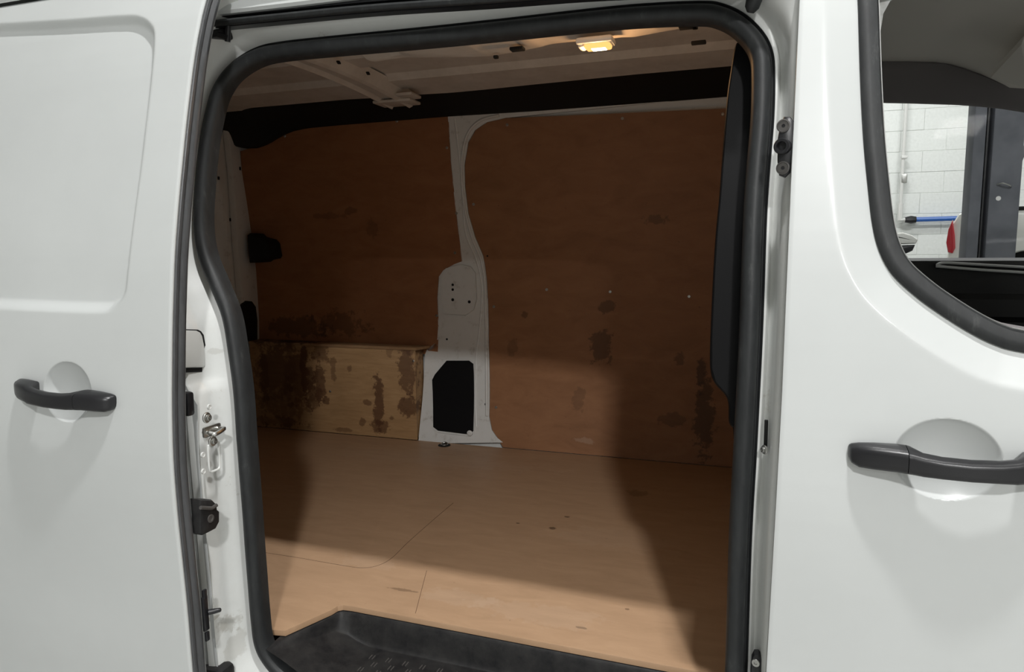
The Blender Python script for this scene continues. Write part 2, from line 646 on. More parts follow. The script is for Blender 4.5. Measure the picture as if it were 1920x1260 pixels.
# the blocks that show through the cab windows
blk = bpy.data.meshes.new('block')
bmb = MB().box((0, 0, 0), (0.4455, 0.05, 0.2255), 0.003, seg=1)
bmb.bm.to_mesh(blk)
bmb.bm.free()
blk.materials.append(WALLW)
WX0, WX1, WZ0, WZ1 = 2.62, 3.55, 2.95, 4.2      # window in the block wall
for row in range(3, 16):
    z = 0.1 + row * 0.228
    off = 0.224 if row % 2 else 0
    for k in range(-1, 11):
        x = 0.1 + k * 0.448 + off
        if x + 0.23 > WX0 and x - 0.23 < WX1 and z + 0.12 > WZ0 and z - 0.12 < WZ1:
            continue
        o = bpy.data.objects.new('block', blk)
        COL.objects.link(o)
        o.parent = wb
        o.location = (x, GY1 - 0.0 + rng.uniform(-0.002, 0.002), z)
wn = MB()
for c, s in (((WX0 + 0.03, 7.97, (WZ0 + WZ1) / 2), (0.06, 0.08, WZ1 - WZ0)), ((WX1 - 0.03, 7.97, (WZ0 + WZ1) / 2), (0.06, 0.08, WZ1 - WZ0)),
             (((WX0 + WX1) / 2, 7.97, WZ0 + 0.03), (WX1 - WX0 + 0.1, 0.1, 0.07)), (((WX0 + WX1) / 2, 7.97, WZ1 - 0.03), (WX1 - WX0, 0.08, 0.06)),
             (((WX0 + WX1) / 2, 7.98, (WZ0 + WZ1) / 2), (0.04, 0.05, WZ1 - WZ0))):
    wn.box(c, s, 0.006)
wno = wn.done('window_1', LIFT)
tag(wno, 'grey framed garage window high in the block wall', kind='structure')
MB().box(((WX0 + WX1) / 2, 8.0, (WZ0 + WZ1) / 2), (WX1 - WX0 - 0.05, 0.01, WZ1 - WZ0 - 0.05)).done('pane', emit_mat('daylight_pane', (0.8, 0.9, 1.0), 1.6), wno, 0)

# ceiling battens
names = ['above the open side door', 'in the second row from the van side', 'in the third row from the van side',
         'behind the lift column, added to brighten the back wall', 'over the second white van, added to brighten the back wall']
LAMPW = emit_mat('batten_diffuser', (1.0, 0.98, 0.93), 5.0)
for (x, y, L, LY_, pw), nm in zip(BATTENS, names):
    e = empty('ceiling_batten', (x, y, LIGHT_Z), 'white strip light on the garage ceiling ' + nm, 'light', 'garage ceiling lights')
    MB().box((x, y, LIGHT_Z + 0.06), (L + 0.1, LY_ + 0.1, 0.07), 0.01).done('housing', PIPEW, e)
    MB().tube([(x, y, LIGHT_Z + 0.09), (x, y, GZ)], 0.01, 8).done('stem', PIPEW, e)
    ld = bpy.data.lights.new('batten_light', 'AREA')
    ld.shape = 'RECTANGLE'
    ld.size = L
    ld.size_y = LY_
    ld.energy = pw
    ld.color = (1.0, 0.995, 0.985)
    lo = bpy.data.objects.new('batten_light', ld)
    COL.objects.link(lo)
    lo.parent = e
    lo.location = (0, 0, 0.0)

# ================================================================== aperture: seal path
SEAL_PX = [(513, 1235), (496, 1203), (489, 1155), (480, 1042), (473, 942), (465, 840), (458, 738), (447, 654), (436, 592),
           (416, 540), (392, 481), (383, 420), (387, 336), (394, 268), (406, 207), (419, 169), (444, 135), (485, 109),
           (531, 98), (637, 87), (780, 74), (920, 60), (1126, 38), (1226, 30), (1315, 27), (1349, 32), (1382, 48), (1411, 76),
           (1426, 107), (1429, 150), (1427, 226), (1419, 323), (1413, 420), (1406, 620), (1395, 840), (1386, 1007),
           (1378, 1260), (1372, 1380), (1355, 1432), (1290, 1432), (1100, 1392), (900, 1348), (700, 1305), (580, 1279),
           (540, 1262)]
base = np.array([on_surf(x, y, F) for x, y in SEAL_PX])
loop = catmull(base, 8, closed=True)
loop[:, 1] = F(loop[:, 2])
N = len(loop)
tang = np.roll(loop, -3, 0) - np.roll(loop, 3, 0)
tang[:, 1] = 0
tang /= np.linalg.norm(tang, axis=1)[:, None]
nrm = np.stack([-tang[:, 2], np.zeros(N), tang[:, 0]], 1)     # outward in the x-z plane
cen = loop.mean(0)
if ((loop - cen) * nrm).sum() < 0:
    nrm = -nrm
YM = np.tile(np.array([0, -1.0, 0]), (N, 1))
prof = []
for k in range(14):
    a = math.pi * k / 13
    prof.append((0.0165 * math.cos(a) - 0.001, 0.004 + 0.024 * math.sin(a) ** 0.8))
prof += [(-0.018, -0.012), (0.019, -0.012), (0.019, 0.002)]
seal = sweep_obj('door_seal', loop, nrm, YM, prof, RUBBER, van, closed=True)
lip = sweep_obj('seal_lip', loop, nrm, YM, [(0.0155, 0.001), (0.0205, 0.008), (0.0215, 0.007), (0.018, -0.004)], RUBBER, seal, closed=True)
tag(seal, 'black rubber seal around the door opening')

# painted frame around the opening: cross sections lofted along the seal
sec = np.zeros((N, 9, 3))
for i in range(N):
    p, nv = loop[i], nrm[i]
    z = p[2]
    wl, wr, wt, wbm = [max(0, q) ** 1.5 for q in (-nv[0], nv[0], nv[2], -nv[2])]
    tot = wl + wr + wt + wbm
    Xo = -1.078 - 0.044 * float(sstep(1.165, 1.215, z)) - 0.03 * float(sstep(1.33, 1.5, z))
    dm = max(0.045, p[0] - Xo)
    dS = float(F(z) - S(z))
    left = [(0.012, 0.0), (0.02, 0.004), (0.026, 0.012), (dm - 0.012, 0.03), (dm - 0.003, 0.042), (dm, 0.055), (dm + 0.001, dS - 0.008),
            (dm + 0.006, dS - 0.001), (dm + 0.02, dS + 0.001)]
    right = [(0.012, 0.0), (0.02, 0.004), (0.025, 0.004), (0.03, -0.004), (0.036, 0.0), (0.040, 0.02), (0.045, 0.052), (0.052, 0.058), (0.09, 0.055)]
    top = [(0.012, 0.0), (0.021, 0.004), (0.028, 0.010), (0.036, 0.022), (0.04, 0.028), (0.046, 0.03), (0.065, 0.03), (0.085, 0.06), (0.10, 0.09)]
    bot = [(0.012, 0.0), (0.02, 0.004), (0.03, 0.02), (0.05, 0.05), (0.06, 0.07), (0.07, 0.09), (0.08, dS), (0.1, dS), (0.12, dS)]
    for k in range(9):
        d = sum(wq * q[k][0] for wq, q in ((wl, left), (wr, right), (wt, top), (wbm, bot))) / tot
        v = sum(wq * q[k][1] for wq, q in ((wl, left), (wr, right), (wt, top), (wbm, bot))) / tot
        sec[i, k] = p + nv * d + np.array([0, -v, 0])
frame = grid_obj('door_frame', sec, JAMB, van, 50, closed_u=True)
tag(frame, 'white painted frame around the side door opening')

# outer side behind the sliding door, sill and roof
zz = np.linspace(0.34, 2.2, 60)
xx = np.linspace(-2.62, -1.095, 24)
V = np.array([[(x - (0.045 * float(sstep(1.165, 1.215, z)) + 0.03 * float(sstep(1.33, 1.5, z))) * max(0, (x + 1.6) / 0.505), float(S(z)) + 0.001, z) for z in zz] for x in xx])
q = grid_obj('rear_quarter_panel', V, PAINT, van, 40, flip=True)
tag(q, 'white rear side panel behind the slid door')
zz = np.linspace(0.34, 0.50, 8)
V = np.array([[(x, float(S(z)) + 0.001, z) for z in zz] for x in np.linspace(-1.1, 1.2, 20)])
grid_obj('sill_panel', V, PAINT, van, 40, flip=True)
yy = np.linspace(0.30, 1.62, 24)
V = np.array([[(x, y, 2.14 + 0.09 * (1 - ((y - 0.96) / 0.66) ** 2) ** 0.5 if abs(y - 0.96) < 0.66 else 2.14) for y in yy] for x in np.linspace(-2.62, 1.5, 12)])
grid_obj('roof_skin', V, PAINT, van, 60)
# gutter strip above the rail
rp = np.array([on_surf(x, y, lambda z: S(z) - 0.012) for x, y in ((380, 24), (560, 3), (760, -22), (1000, -44), (1250, -66), (1440, -86))])
x0, x1 = rp[0], rp[-1]
gz = [np.interp(x, rp[:, 0], rp[:, 2]) for x in np.linspace(-1.25, 0.2, 30)]
P = np.array([[(x, float(S(z)) - 0.012 + dy, z + dz) for dy, dz in ((0.05, -0.012), (0.004, -0.006), (0.0, 0.0), (0.004, 0.02), (0.03, 0.05), (0.09, 0.12), (0.2, 0.18))]
              for x, z in zip(np.linspace(-1.25, 0.2, 30), gz)])
o = grid_obj('roof_side_rail', P, PAINT, van, 40, flip=True)
tag(o, 'white roof edge above the door rail')

# black sliding rail under the roof edge
RAILPX = [(395, 47), (523, 34), (700, 17), (920, 2), (1100, -12), (1300, -22), (1420, -28)]
rpts = np.array([on_surf(x, y, lambda z: S(z) + 0.022) for x, y in RAILPX])
rpts = catmull(rpts, 5)
M_ = len(rpts)
US = np.tile(np.array([0, 0, 1.0]), (M_, 1))
VS = np.tile(np.array([0, -1.0, 0]), (M_, 1))
rail = sweep_obj('door_rail', rpts, US, VS, [(0.016, -0.012), (0.016, 0.012), (0.010, 0.014), (0.008, -0.006), (-0.002, -0.006), (-0.004, 0.012), (-0.011, 0.012), (-0.011, -0.012)], PLASTIC, van)
tag(rail, 'black upper rail of the sliding door')
sweep_obj('rail_bead', rpts + np.array([0, -0.02, -0.004]), US, VS, [(0.007 * math.cos(a), 0.007 * math.sin(a)) for a in np.linspace(0, 2 * math.pi, 10)[:-1]], RUBBER, rail)
# rail end bracket at the left and buffer at the right end
c = on_surf(412, 66, lambda z: S(z) + 0.035)
mb = MB().box(c, (0.05, 0.035, 0.018), 0.005)
mb.tube([c + np.array([0.01, -0.012, -0.004]), c + np.array([0.035, -0.012, -0.012])], 0.008)
mb.tube([c + np.array([0.03, -0.012, -0.02]), c + np.array([0.036, -0.014, 0.012])], 0.006)
mb.done('rail_bracket', PLASTIC, rail)
c0 = on_surf(1421, -25, lambda z: S(z) + 0.03)
c1 = on_surf(1407, 24, lambda z: S(z) + 0.055)
MB().tube([c0, c0 * .5 + c1 * .5, c1 * .8 + c0 * .2, c1], [0.013, 0.0135, 0.012, 0.006], 12).done('rail_end_buffer', RUBBER, rail)

# ================================================================== hardware on the rear jamb
def jamb(px, py, X):
    return at(px, py, 0, X)


XJ = -1.071


def bolt(parent, c, axis, r, name='bolt'):
    MB().lathe([(0, 0), (r, 0), (r, 0.15 * r), (0.85 * r, 0.3 * r), (0.62 * r, 0.35 * r), (0.58 * r, 0.7 * r), (0.45 * r, 0.8 * r), (0.3 * r, 0.8 * r),
                (0.25 * r, 0.5 * r), (0, 0.5 * r)], c, axis, 18).done(name, ZINC, parent)


bolt(van, jamb(387, 783, XJ), (1, 0, 0), 0.0115, 'jamb_bolt')
st = MB()
a0, a1 = jamb(389, 811, XJ), jamb(408, 803, XJ)
e0, e1 = a0 + np.array([0.013, 0, -0.003]), a1 + np.array([0.013, 0.004, 0])
st.tube(catmull([a0 - np.array([0.01, 0, 0]), a0, a0 + np.array([0.009, 0.001, -0.002]), e0 + np.array([0.003, 0.006, 0]), e1 + np.array([0.003, -0.004, 0]), a1 + np.array([0.009, 0, 0]), a1, a1 - np.array([0.01, 0, 0])], 4), 0.0048, 10)
striker = st.done('door_striker', CHROME, van)
tag(striker, 'chrome loop striker on the rear jamb')
mid = (a0 + a1) / 2
MB().box(mid + np.array([-0.002, 0, 0]), (0.004, 0.05, 0.022), 0.004).done('striker_slot', ZINC, striker)
bolt(van, jamb(398, 827, XJ), (1, 0, 0), 0.0115, 'jamb_bolt')
# pressed loop below the striker: raised rim around a rounded rectangle
yc0, yc1 = jamb(391, 850, XJ)[1], jamb(412, 850, XJ)[1]
z0, z1 = jamb(400, 884, XJ)[2], jamb(404, 828, XJ)[2]
rr = []
for k in range(33):
    a = 2 * math.pi * k / 32
    cx, cz = math.cos(a), math.sin(a)
    f = 1 / (abs(cx) ** 6 + abs(cz) ** 6) ** (1 / 6)
    rr.append((XJ - 0.001, (yc0 + yc1) / 2 + (yc1 - yc0) / 2 * cx * f, (z0 + z1) / 2 + (z1 - z0) / 2 * cz * f))
MB().tube(rr, 0.0026, 8, False).done('pressed_rim', JAMB, van)
for (px, py) in ((393, 763), (381, 853), (382, 884)):
    c = jamb(px, py, XJ)
    MB().lathe([(0.006, -0.002), (0.0055, 0.001), (0.004, 0.0012), (0.0035, 0.0005), (0, 0.0005)], c, (1, 0, 0), 14).done('pressed_dimple', JAMB, van)
# black rubber bumper
bp = [(377, 936), (399, 937), (407, 945), (408, 955), (412, 958), (412, 978), (405, 992), (392, 999), (382, 1004), (377, 1000)]
pts = [jamb(x, y, XJ + 0.022)[1:] for x, y in bp]
pts[0] = pts[0] - np.array([0.003, 0])
pts[-1] = pts[-1] - np.array([0.003, 0])
bum = MB().prism(pts, lambda u, v, d: (XJ - 0.004 + d, u, v), 0, 0.028, 0.007).done('door_bumper', TRAY, van)
tag(bum, 'black rubber door stop on the rear jamb')
c = jamb(395, 972, XJ + 0.0238)
MB().lathe([(0.009, 0), (0.0085, 0.0015), (0.005, 0.0015), (0.004, 0.0005), (0, 0.0005)], c, (1, 0, 0), 14).done('bumper_screw', TREAD, bum)
c = jamb(397, 953, XJ + 0.026)
MB().tube([c + np.array([0, -0.03, 0.012]), c, c + np.array([0, 0.014, 0.002])], 0.004, 8).done('bumper_rib', TREAD, bum)
# small white flap higher up
XF = -1.118
fp = [(340, 619), (370, 620), (376, 623), (380, 630), (384, 650), (386, 684), (383, 689), (340, 690)]
pts = [jamb(x, y, XF)[1:] for x, y in fp]
MB().prism([(p[0], p[1]) for p in pts], lambda u, v, d: (XF - 0.006 + d, u, v), 0, 0.006, 0.003).done('jamb_flap', JAMB, van)
fp = [(340, 617), (371, 618), (377, 621), (382, 628), (385.5, 648), (388, 697), (340, 699)]
pts = [jamb(x, y, XF - 0.004)[1:] for x, y in fp]
MB().prism([(p[0], p[1]) for p in pts], lambda u, v, d: (XF - 0.012 + d, u, v), 0, 0.008).done('flap_recess', HOLE, van)
c = jamb(352, 757, -1.09)
MB().box(c, (0.02, 0.02, 0.05), 0.006).done('jamb_catch', PLASTIC, van)

# hardware on the front jamb
fj = MB()
lp = [(1463, 232), (1470, 219), (1482, 219), (1489, 228), (1490, 262), (1489, 300), (1484, 322), (1472, 333), (1461, 328), (1458, 300), (1458, 262)]
yl = 0.084
pts = [at(x, y, 1, yl)[[0, 2]] for x, y in lp]
pl = MB().prism(pts, lambda u, v, d: (u, yl + 0.012 - d, v), 0, 0.016, 0.004).done('latch_plate', PLASTIC, van)
tag(pl, 'black latch plate with two screws on the front jamb')
for (px, py) in ((1469, 236), (1468, 315)):
    c = at(px, py, 1, yl - 0.004)
    MB().lathe([(0.0105, 0), (0.0105, 0.0015), (0.0085, 0.002), (0.008, 0.001), (0.003, 0.001), (0.0025, -0.001), (0, -0.001)], c, (-0.3, -1, 0), 20).done('screw', TREAD, pl)
c = at(1468, 275, 1, yl - 0.004)
MB().lathe([(0.0125, -0.004), (0.0125, 0.008), (0.0115, 0.0095), (0.0075, 0.0095), (0.0068, 0.008), (0.0068, -0.002), (0, -0.002)], c, (-0.3, -1, 0), 24).done('socket', PLASTIC, pl)
c = at(1436, 815, 1, 0.09)
MB().box(c, (0.006, 0.008, 0.05), 0.001).done('jamb_slot', HOLE, van)
c = at(1434, 843, 1, 0.085)
bolt(van, c, (-0.8, -0.6, 0), 0.008, 'jamb_bolt')
lp = [(1409, 1236), (1414, 1226), (1422, 1226), (1430, 1237), (1433, 1262), (1430, 1300), (1412, 1310), (1407, 1290), (1407, 1262)]
pts = [at(x, y, 1, 0.075)[[0, 2]] for x, y in lp]
lk = MB().prism(pts, lambda u, v, d: (u, 0.09 - d, v), 0, 0.018, 0.004).done('lower_latch_plate', PLASTIC, van)
c = at(1417, 1243, 1, 0.071)
MB().lathe([(0.007, 0), (0.0065, 0.0015), (0.003, 0.0015), (0.0025, 0), (0, 0)], c, (-0.3, -1, 0), 16).done('screw', ZINC, lk)

# ================================================================== sliding door
DOFF = -0.11
SD = lambda z: S(z) + DOFF
dX1, dX0 = -1.062, -2.12
EMB = [(-260, 66), (-100, 56), (0, 50), (120, 43), (225, 36), (258, 38), (276, 50), (283, 72), (278, 140), (262, 280), (246, 400), (232, 520), (226, 552), (208, 572), (180, 578), (60, 574), (0, 571), (-120, 566), (-300, 560)]
emb = np.array([on_surf(x, y, SD)[[0, 2]] for x, y in EMB])
emb[0][0] = -1.95; emb[-1][0] = -1.95
embp = catmull(emb[1:-1], 5)
embp = np.vstack([[-1.98, emb[0][1] - 0.02], embp, [-1.98, emb[-1][1] + 0.02]])


def bowl_center(px, py, yf):
    return on_surf(px, py, yf)[[0, 2]]


def dish(q):                   # shallow cup with a rounded rim
    t = np.clip((1.03 - q) / 0.10, 0, 1)
    return (1 - np.clip(q, 0, 1) ** 2) ** 0.9 * (t * t * (3 - 2 * t)) ** 0.35


def dense_axis(a, b, d, c, r, fine=0.0016):
    lo, hi = max(a, c - r), min(b, c + r)
    parts = []
    if lo > a:
        parts.append(np.linspace(a, lo, max(2, int((lo - a) / d)))[:-1])
    parts.append(np.linspace(lo, hi, int((hi - lo) / fine)))
    if hi < b:
        parts.append(np.linspace(hi, b, max(2, int((b - hi) / d)))[1:])
    return np.concatenate(parts)


def door_grid(x0, x1, z0, z1, dx, dz, yf, bowl, extra=None):
    bc, rx, rz, dep = bowl
    xs = np.concatenate([np.linspace(x0, -1.62, 24)[:-1], dense_axis(-1.62, x1, dx, bc[0], rx * 1.1)])
    zs = dense_axis(z0, z1, dz, bc[1], rz * 1.1)
    XX, ZZ = np.meshgrid(xs, zs, indexing='ij')
    Y = yf(ZZ)
    q = np.sqrt(((XX - bc[0]) / rx) ** 2 + ((ZZ - bc[1]) / rz) ** 2)
    Y = Y + dep * dish(q)
    if extra is not None:
        Y = Y + extra(XX, ZZ)
    return XX, Y, ZZ


sd_bowl = (bowl_center(126, 735, SD), 0.0655, 0.062, 0.03)
XX, Y, ZZ = door_grid(dX0, dX1, 0.42, 2.035, 0.004, 0.003, SD, sd_bowl,
                      lambda x, z: 0.020 * sstep(0.011, -0.012, poly_sdf(x, z, embp)))
nx, nz = XX.shape
edge = []
V = np.stack([XX, Y, ZZ], -1)
# rounded hem along the leading edge
ex = [(0.0025, 0.001), (0.0035, 0.004), (0.002, 0.008), (-0.008, 0.009)]
for dxh, dyh in ex:
    edge.append(np.stack([XX[-1] + dxh, Y[-1] + dyh, ZZ[-1]], -1))
V = np.concatenate([V, np.array(edge)], 0)
sdoor = grid_obj('sliding_door', V, PAINT, van, 35, flip=True)
sdoor.data.polygons  # noqa
tag(sdoor, 'white sliding door slid back, with a pressed upper panel')
zs = ZZ[0]
sel = np.arange(0, len(zs), 6)
ez = zs[sel]
# inner side and top of the door
V = np.array([[(x, float(SD(z)) + 0.062, z) for z in np.linspace(0.44, 2.02, 40)] for x in np.linspace(dX0 + 0.01, dX1 - 0.02, 20)])
grid_obj('inner_skin', V, PAINT, sdoor, 40)
V = np.array([[(x, float(SD(2.035)) + t, 2.035 + 0.0) for t in (0, 0.003, 0.062)] for x in np.linspace(dX0, dX1, 10)])
grid_obj('top_edge', V, PAINT, sdoor, 40)
# weather strip on the leading edge: two ribs with a groove
pts = np.array([(dX1 - 0.004, float(SD(z)) + 0.008, z) for z in ez])
n_ = len(pts)
US = np.tile(np.array([1.0, 0, 0]), (n_, 1))
VS = np.tile(np.array([0, 1.0, 0]), (n_, 1))
pr = [(-0.012, 0.0), (0.004, 0.0), (0.008, 0.003), (0.009, 0.008), (0.0065, 0.013), (0.0045, 0.015), (0.0065, 0.018), (0.0095, 0.024), (0.008, 0.031), (0.004, 0.035), (-0.012, 0.036)]
strip = sweep_obj('weather_strip', pts, US, VS, pr, STRIP, sdoor)
tag(strip, 'grey black rubber strip along the leading edge')
V = np.array([[(dX1 + a, float(SD(z)) + bb, z) for z in ez] for a, bb in ((-0.006, 0.044), (-0.008, 0.052), (-0.018, 0.062))])
grid_obj('edge_return', V, PAINT, sdoor, 40)
# guide pin low on the door edge
c = at(385, 1150, 0, dX1 + 0.004)
MB().box(c, (0.006, 0.014, 0.075), 0.002).box(c + np.array([0.001, 0.0, 0.042]), (0.006, 0.01, 0.02), 0.002).box(c + np.array([0.001, 0.0, -0.05]), (0.006, 0.01, 0.02), 0.002).lathe([(0.006, 0), (0.0055, 0.012), (0.0045, 0.022), (0.0035, 0.024), (0, 0.025)], c + np.array([0.003, 0.006, 0]), (0.8, 0.6, 0.05), 14).done('guide_pin', PLASTIC, sdoor)
c = at(351, 755, 0, dX1 - 0.004)


def handle(parent, bc, yf, mirror, half=0.131, dz=0.0):
    """door pull: grip and end cap lofted from rounded sections; bc centre (x, z); the cap end points +x unless mirrored"""
    #        u      ztop    zbot    front   back(0 = reaches the door)
    stn = [(-1.00, 0.012, -0.006, 0.004, 0), (-0.985, 0.015, -0.011, 0.012, 0), (-0.93, 0.0185, -0.0165, 0.021, 0), (-0.80, 0.019, -0.020, 0.030, 0),
           (-0.60, 0.0175, -0.0215, 0.038, 0), (-0.50, 0.012, -0.022, 0.041, 0.022), (-0.35, 0.0085, -0.022, 0.044, 0.024), (-0.1, 0.007, -0.0225, 0.047, 0.026), (0.15, 0.0075, -0.0225, 0.046, 0.024),
           (0.32, 0.010, -0.0225, 0.043, 0.02), (0.42, 0.0135, -0.0225, 0.040, 0), (0.455, 0.0145, -0.0225, 0.039, 0)]
    cap = [(0.462, 0.0145, -0.0225, 0.039, 0), (0.55, 0.015, -0.022, 0.036, 0), (0.75, 0.014, -0.0225, 0.030, 0), (0.9, 0.012, -0.0225, 0.023, 0), (0.97, 0.0095, -0.018, 0.017, 0), (0.992, 0.007, -0.012, 0.012, 0), (1.0, 0.003, -0.006, 0.005, 0)]

    def loft(st, name):
        V, Fc = [], []
        n = 24
        for (u, zt, zb, fr, bk) in st:
            x = bc[0] + (-u if mirror else u) * half
            zc = bc[1] + dz - 0.006 * u * (1 if not mirror else -0.2)
            y0 = float(yf(zc))
            yb = y0 + 0.004 if bk == 0 else y0 - bk
            yfv = y0 - fr
            hz = (zt - zb) / 2
            zm = zc + (zt + zb) / 2
            hy = (yb - yfv) / 2
            ym = (yb + yfv) / 2
            for k in range(n):
                a = 2 * math.pi * (k + 0.5) / n
                ca, sa = math.cos(a), math.sin(a)
                f = 1 / (abs(ca) ** 5 + abs(sa) ** 5) ** (1 / 5)
                # the top slopes away from the viewer
                yy_ = ym - hy * ca * f
                z_ = zm + hz * sa * f - 0.007 * max(0, ca) * max(0, sa)
                V.append((x, yy_, z_))
        L = len(st)
        for i in range(L - 1):
            for k in range(n):
                Fc.append((i * n + k, i * n + (k + 1) % n, (i + 1) * n + (k + 1) % n, (i + 1) * n + k))
        Fc.append(tuple(range(n)))
        Fc.append(tuple((L - 1) * n + k for k in range(n)))
        return mesh_obj(name, V, Fc, PLASTIC, parent, 45, fix=True)
    h = loft(stn, 'handle')
    tag(h, 'black plastic pull handle')
    c_ = loft(cap, 'handle_cap')
    return h


handle(sdoor, sd_bowl[0], SD, False, dz=-0.002)

# ================================================================== cab door
WIN_PX = [(1611, -30), (1613, 20), (1617, 150), (1623, 260), (1631, 345), (1640, 420), (1653, 470), (1677, 513), (1720, 553), (1767, 587), (1820, 620), (1867, 643), (1920, 657)]
win = [on_surf(x, y, lambda z: S(z) + 0.018)[[0, 2]] for x, y in WIN_PX]
zb = win[-1][1]
tail = [(win[-1][0] + 0.12, zb - 0.018), (0.62, zb - 0.028), (0.85, zb - 0.03), (0.98, zb - 0.02), (1.02, zb + 0.06), (0.97, zb + 0.25), (0.86, 1.84), (0.8, 1.905), (0.7, 1.93), (0.5, 1.94), (0.25, 1.94), (0.165, 1.93), (0.138, 1.895)]
winp = catmull(list(win) + [np.array(t) for t in tail], 5, closed=True)
CD = S
cx0 = lambda z: np.interp(z, [0.4, 0.795, 1.029, 1.252, 1.4, 1.581, 1.828, 2.1], [0.03, 0.034, 0.038, 0.042, 0.043, 0.045, 0.049, 0.055])
cd_bowl = (bowl_center(1776, 862, CD), 0.070, 0.060, 0.030)


def band(x, z):
    d = poly_sdf(x, z, winp)
    t = np.clip(1 - d / 0.056, 0, 1.2)
    return 0.021 * np.where(t < 0.12, t * t / 0.24, t - 0.06)


x_ax = dense_axis(0.0, 1.0, 0.0045, (cd_bowl[0][0] - 0.04) / 1.12, 0.07, 0.0016)
zs = dense_axis(0.40, 2.03, 0.0055, cd_bowl[0][1], 0.066)
nxg, nzg = len(x_ax), len(zs)
XX = np.array([[cx0(z) + (1.16 - cx0(z)) * u for z in zs] for u in x_ax])
ZZ = np.tile(zs, (nxg, 1))
Yd = CD(ZZ)
qd = np.sqrt(((XX - cd_bowl[0][0]) / cd_bowl[1]) ** 2 + ((ZZ - cd_bowl[0][1]) / cd_bowl[2]) ** 2)
Yd = Yd + cd_bowl[3] * dish(qd) + band(XX, ZZ)
V = np.stack([XX, Yd, ZZ], -1)
hem = [np.stack([XX[0] + a, Yd[0] + bb, ZZ[0]], -1) for a, bb in ((0.006, 0.028), (-0.001, 0.022), (-0.003, 0.005), (-0.002, 0.001))]
V = np.concatenate([np.array(hem), V], 0)
sdw = poly_sdf(V[..., 0], V[..., 2], winp)
msk = (sdw[:-1, :-1] > -0.008) | (sdw[1:, 1:] > -0.008)
cdoor = grid_obj('cab_door', V, PAINT, van, 35, mask=msk, flip=True)
tag(cdoor, 'white closed cab door with a large window')
handle(cdoor, (cd_bowl[0][0] + 0.008, cd_bowl[0][1] + 0.004), CD, True, half=0.140)
# window seal and glass
wp = np.array([(p[0], float(S(p[1])) + 0.02, p[1]) for p in winp])
tg = np.roll(wp, -1, 0) - np.roll(wp, 1, 0)
tg[:, 1] = 0
tg /= np.linalg.norm(tg, axis=1)[:, None]
nw = np.stack([-tg[:, 2], np.zeros(len(wp)), tg[:, 0]], 1)
if ((wp - wp.mean(0)) * nw).sum() < 0:
    nw = -nw
VW = np.tile(np.array([0, -1.0, 0]), (len(wp), 1))
ws = sweep_obj('window_seal', wp, nw, VW, [(0.003, -0.01), (0.003, 0.005), (-0.002, 0.0085), (-0.012, 0.008), (-0.024, 0.004), (-0.027, -0.002), (-0.027, -0.012)], RUBBER, cdoor, closed=True)
sweep_obj('glass_edge', wp, nw, VW, [(-0.026, -0.006), (-0.0285, -0.004), (-0.0285, -0.009)], PIPEW, cdoor, closed=True)
inner = [p - n_ * 0.022 for p, n_ in zip(wp, nw)]
sheet('window_glass', [(p[0], p[2]) for p in inner], lambda z: S(z) + 0.032, 0.004, GLASS, cdoor, 0.1)
# inner frame of the near window
sweep_obj('window_inner_trim', wp + np.array([0, 0.05, 0]), nw, VW, [(0.03, -0.03), (0.03, 0.03), (-0.02, 0.03), (-0.03, 0.02), (-0.03, -0.02)], HEADDARK, cdoor, closed=True)
V = np.array([[(x, float(S(z)) + 0.09, z) for z in np.linspace(0.42, zb - 0.03, 8)] for x in np.linspace(0.1, 1.15, 6)])
grid_obj('inner_panel', V, DOORTRIM, cdoor, 40)

# ================================================================== load space: inner body
# far inner side behind the boards
zz = np.linspace(0.5, 2.16, 40)
V = np.array([[(x, max(float(G(z)) + 0.014, 1.868 if (x < -1.455 and z < 1.15) else 0.0), z) for z in zz] for x in list(np.linspace(-2.46, -1.457, 8)) + list(np.linspace(-1.452, 0.02, 12))])
o = grid_obj('inner_side_panel', V, STEEL, van, 40)
tag(o, 'white steel inner side wall')
# far outer skin, rear end and underside close the shell
zz = np.linspace(0.34, 2.16, 40)
V = np.array([[(x, 1.96 - float(S(z)), z) for z in zz] for x in np.linspace(-2.62, 0.22, 10)])
grid_obj('far_side_panel', V, PAINT, van, 40)
V = np.array([[(-2.62, y, z) for z in (0.34, 1.2, 2.15)] for y in (0.05, 0.9, 1.92)])
grid_obj('rear_skin', V, PAINT, van, 40)
V = np.array([[(x, y, 0.36) for x in (-2.6, -1.0, 1.6)] for y in (0.06, 0.9, 1.9)])
grid_obj('underbody', V, TRIM, van, 40)
V = np.array([[(x, y, 0.575) for x in np.linspace(-2.5, 0.05, 6)] for y in (0.3, 0.9, 1.9)])
grid_obj('load_floor', V, STEEL, van, 40)

# rear end inside: steel wall with a pressed panel
ys = np.linspace(0.25, 1.86, 90)
zs = np.linspace(0.58, 2.16, 90)
YY, ZZ = np.meshgrid(ys, zs, indexing='ij')
pp = catmull([(0.4, 0.75), (1.05, 0.72), (1.5, 0.85), (1.66, 1.15), (1.69, 1.4), (1.66, 1.75), (1.58, 1.95), (1.3, 2.02), (0.7, 2.02), (0.35, 1.95)], 6, True)
d1 = poly_sdf(YY, ZZ, pp)
XR = -2.435 - 0.05 * sstep(0.015, -0.02, d1)
pp2 = catmull([(1.2, 0.95), (1.5, 1.1), (1.6, 1.3), (1.58, 1.62), (1.45, 1.72), (1.2, 1.72)], 6, True)
XR = XR + 0.03 * sstep(0.01, -0.015, poly_sdf(YY, ZZ, pp2))
V = np.stack([XR, YY, ZZ], -1)
rdoor = grid_obj('rear_door', V, STEEL, van, 40)
tag(rdoor, 'white steel inside of the rear door')
